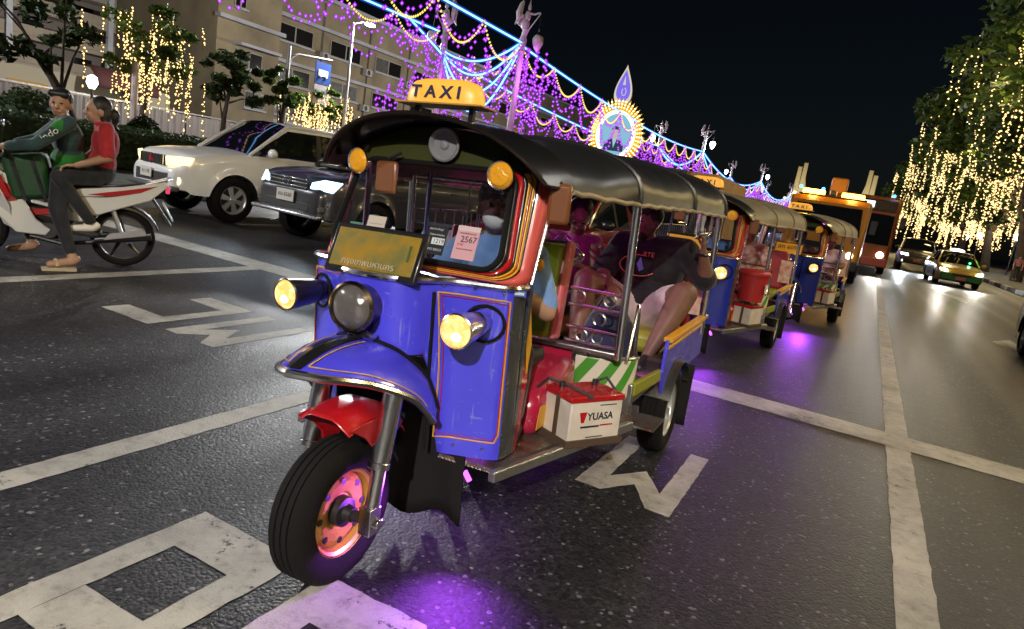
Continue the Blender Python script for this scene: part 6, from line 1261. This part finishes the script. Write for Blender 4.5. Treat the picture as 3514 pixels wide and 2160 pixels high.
# ================================================================ loose things on the tuk-tuks
def onto(o,Mx): o.matrix_world=Mx; return o
def battery(Mx,c,rz,label,brand=True,col=(.72,.66,.58)):
    B=empty('battery',(0,0,0),0,label,'battery'); B.matrix_world=Mx@Matrix.Translation(c)@Matrix.Rotation(rz,4,'Z')
    MB().box((0,0,.10),(.19,.28,.19)).build('case',M('battery_white',col,.45,dirt=(.4,.3,.22),ds=9),B,bev=.006)
    for k in range(3): MB().box((-.097,-.125+.015*k,.10),(.006,.006,.185)).build('rib',M('battery_white'),B)
    MB().box((0,0,.207),(.20,.29,.022)).build('lid',REDP,B,bev=.004); MB().box((0,0,.196),(.196,.286,.008)).build('lid_band',M('battery_red_dark',(.35,.02,.02),.5),B)
    for y in(-.09,.09): MB().lathe([(.014,0),(.012,.025),(.001,.026)],(-.05,y,.218),(0,0,1),10).build('terminal',DARKM,B)
    MB().box((0,-.05,.215),(.21,.03,.012)).build('clamp_bar',STEEL,B); 
    MB().box((.0,-.142,.1),(.025,.006,.22)).build('clamp_strap',M('strap_rust',(.12,.07,.04),.7,.4),B)
    fr=MB(); fr.box((.098,0,.012),(.012,.31,.03)); fr.box((-.098,0,.012),(.012,.31,.03)); fr.box((0,.15,.012),(.2,.012,.03)); fr.box((0,-.15,.012),(.2,.012,.03)); fr.build('tray',M('rusty_tray',(.10,.06,.04),.8,.3),B)
    if brand:
        text('YUASA',.045,INK,'label_text',B,frame((.0955,.022,.125),(0,1,0),(0,0,1)),.0008,bold=.001)
        b=MB(); b.prism([(.0955,-.092,.148),(.0955,-.052,.148),(.0955,-.065,.102),(.0955,-.080,.102)],(.001,0,0)); b.build('label_mark',REDP,B)
        MB().box((.096,-.03,.082),(.002,.10,.008)).build('label_bar',INK,B); MB().box((.096,.06,.085),(.002,.07,.006)).build('label_bar',REDP,B); MB().box((.096,.06,.175),(.002,.09,.004)).build('label_bar',INK,B); MB().box((.096,-.0,.035),(.002,.09,.004)).build('label_bar',INK,B)
    MB().tube([(-.05,.09,.235),(-.02,.13,.26),(.03,.16,.2),(.06,.17,.1)],.007,6).build('cable',BLACKPL,B); MB().tube([(-.05,-.09,.235),(-.09,-.14,.25),(-.12,-.17,.2),(-.11,-.18,.12)],.007,6).build('cable',BLACKPL,B)
    return B
battery(M1,(.588,1.02,.377),R(-33),'white car battery with red lid strapped to the step of the nearest tuk-tuk')
battery(M2,(.56,1.05,.377),R(-15),'dusty pale battery on the step of the second tuk-tuk under the red bucket',False,(.4,.3,.28)); battery(M3,(.56,1.05,.377),R(-15),'pale battery on the step of the third tuk-tuk',False,(.35,.28,.25))
BK=empty('bucket',(0,0,0),0,'red plastic bucket with lid on the second tuk-tuk','bucket'); BK.matrix_world=M2@Matrix.Translation((.55,1.05,.63))
BRD=M('bucket_red',(.45,.03,.03),.4); MB().lathe([(.001,0),(.12,0),(.15,.27),(.16,.275)],(0,0,0),(0,0,1),24).build('pail',BRD,BK); MB().lathe([(.165,.27),(.165,.30),(.15,.315),(.001,.33)],(0,0,0),(0,0,1),24).build('lid',BRD,BK); MB().box((.139,-.03,.15),(.01,.1,.08)).build('sticker',WHITEP,BK)
# passenger bags
NV=CLOTHB('navy_bag',(.012,.016,.06)); 
BP=empty('backpack',(0,0,0),0,'navy backpack standing on the tuk-tuk floor between the passengers','bag'); BP.matrix_world=M1
P=[('e',(.43,1.80,.66),(.15,.12,.22),None,NV),('e',(.43,1.80,.50),(.16,.13,.10),None,NV),('e',(.44,1.68,.60),(.11,.05,.12),None,NV)]
o=bpy.data.objects.new('bag_body',fuse('bag_body',P,None,.012)); C.objects.link(o); o.parent=BP
b=MB(); b.tube([(.38,1.72,.86),(.42,1.70,.93),(.48,1.72,.86)],.012,6); b.build('carry_loop',DKP,BP); b=MB(); b.tube([(.56,1.72,.80),(.64,1.66,.62),(.57,1.70,.45)],.014,6); b.build('strap',DKP,BP)
PB=empty('plastic_bag',(0,0,0),0,'crumpled translucent plastic bag hooked on the rail behind the driver','bag'); PB.matrix_world=M1
PBM=glass('plastic_film',(.75,.7,.85),.16,.25)
def crum(u,v):
    a=2*math.pi*u; t=v; r_=.085*math.sin(math.pi*min(1,t*.9+.08))*(1+.25*math.sin(a*3+t*5)+.15*math.sin(a*5-t*9)); return (.20+r_*math.cos(a)*1.2,1.52+r_*math.sin(a)*.7,1.22-.22*t)
MB().grid(crum,30,14).build('film',PBM,PB,sharp=180); b=MB(); b.ell((.20,1.52,1.06),(.07,.05,.045)); b.build('contents',M('bag_contents',(.6,.55,.7),.6),PB)
MG=empty('marigold',(0,0,0),0,'orange marigold flower pinned on the driver\'s shirt','flower'); MG.matrix_world=M1
b=MB()
for k in range(60):
    a=k*2.4; r_=.022*math.sqrt(k/60); d=Vector((1,-.45,.1)).normalized(); s_=Vector((.45,1,0)).normalized(); b.ell(Vector((.30,1.02,1.10))+s_*r_*math.cos(a)+Vector((0,0,1))*r_*math.sin(a)+d*(.012*(1-k/60)),(.007,.007,.007),nu=6,nv=4)
b.build('petals',M('marigold_orange',(.8,.32,.01),.7),MG)
# windscreen papers and stickers (behind the glass of the nearest tuk-tuk)
def wfp(x,z,off=0): t=(z-1.06)/.42; return Vector((x,.425+.15*t+.20*abs(x)**3+off,z))
def paper(nm,x,z,w_,h_,m,lines=0,hd=None,txt=None):
    mm=frame(wfp(x,z,-.006),(1,0,0),(0,.357,1)); o=MB().box((0,0,0),(w_,h_,.001)).build(nm,m,tuk1); o.matrix_local=mm
    for k in range(lines): q=MB().box((-.0*w_,h_*(.25-.13*k),.001),(w_*.75,h_*.03,.0008)).build('print_line',M('print_grey',(.35,.33,.32),.6),o)
    if hd: MB().box((0,h_*.42,.001),(w_,h_*.14,.0008)).build('header_band',hd,o)
    for (s,sz,mt,px,pz) in (txt or []): text(s,sz,mt,'print',o,Matrix.Translation((px,pz,.0012)),.0003)
    return o
PAPR=M('paper_white',(.6,.62,.64),.6); PAPP=M('paper_pink',(.62,.33,.36),.6); PAPB=M('paper_beige',(.55,.47,.38),.6)
paper('permit_card',-.285,1.175,.062,.075,PAPR,3,M('green_band',(.03,.18,.1),.5)); paper('notice_sheet',-.19,1.185,.085,.13,PAPB,4)
paper('hotline_sticker',.098,1.19,.085,.115,M('sticker_black',(.015,.015,.018),.4),0,None,[('1219',.024,INK,.012,-.005),('Claims Hotline',.011,PAPR,0,.02),('สอบถามข้อมูล',.011,PAPR,-.008,.042),('MTI ERGO',.013,PAPR,.004,-.038)])
MB().box((0,0,0),(.055,.026,.0006)).build('number_patch',PAPR,tuk1).matrix_local=frame(wfp(.108,1.186,-.0068),(1,0,0),(0,.357,1))
paper('tax_disc',.225,1.195,.095,.13,PAPP,0,M('pink_pale',(.66,.5,.5),.6),[('2567',.034,INK,.008,.012),('กรมการขนส่งทางบก',.0085,INK,0,-.025),('รถยนต์รับจ้างสามล้อ',.0085,INK,0,.036),('ภาษี',.016,M('ink_red',(.5,.03,.08),.6),-.022,-.008)])
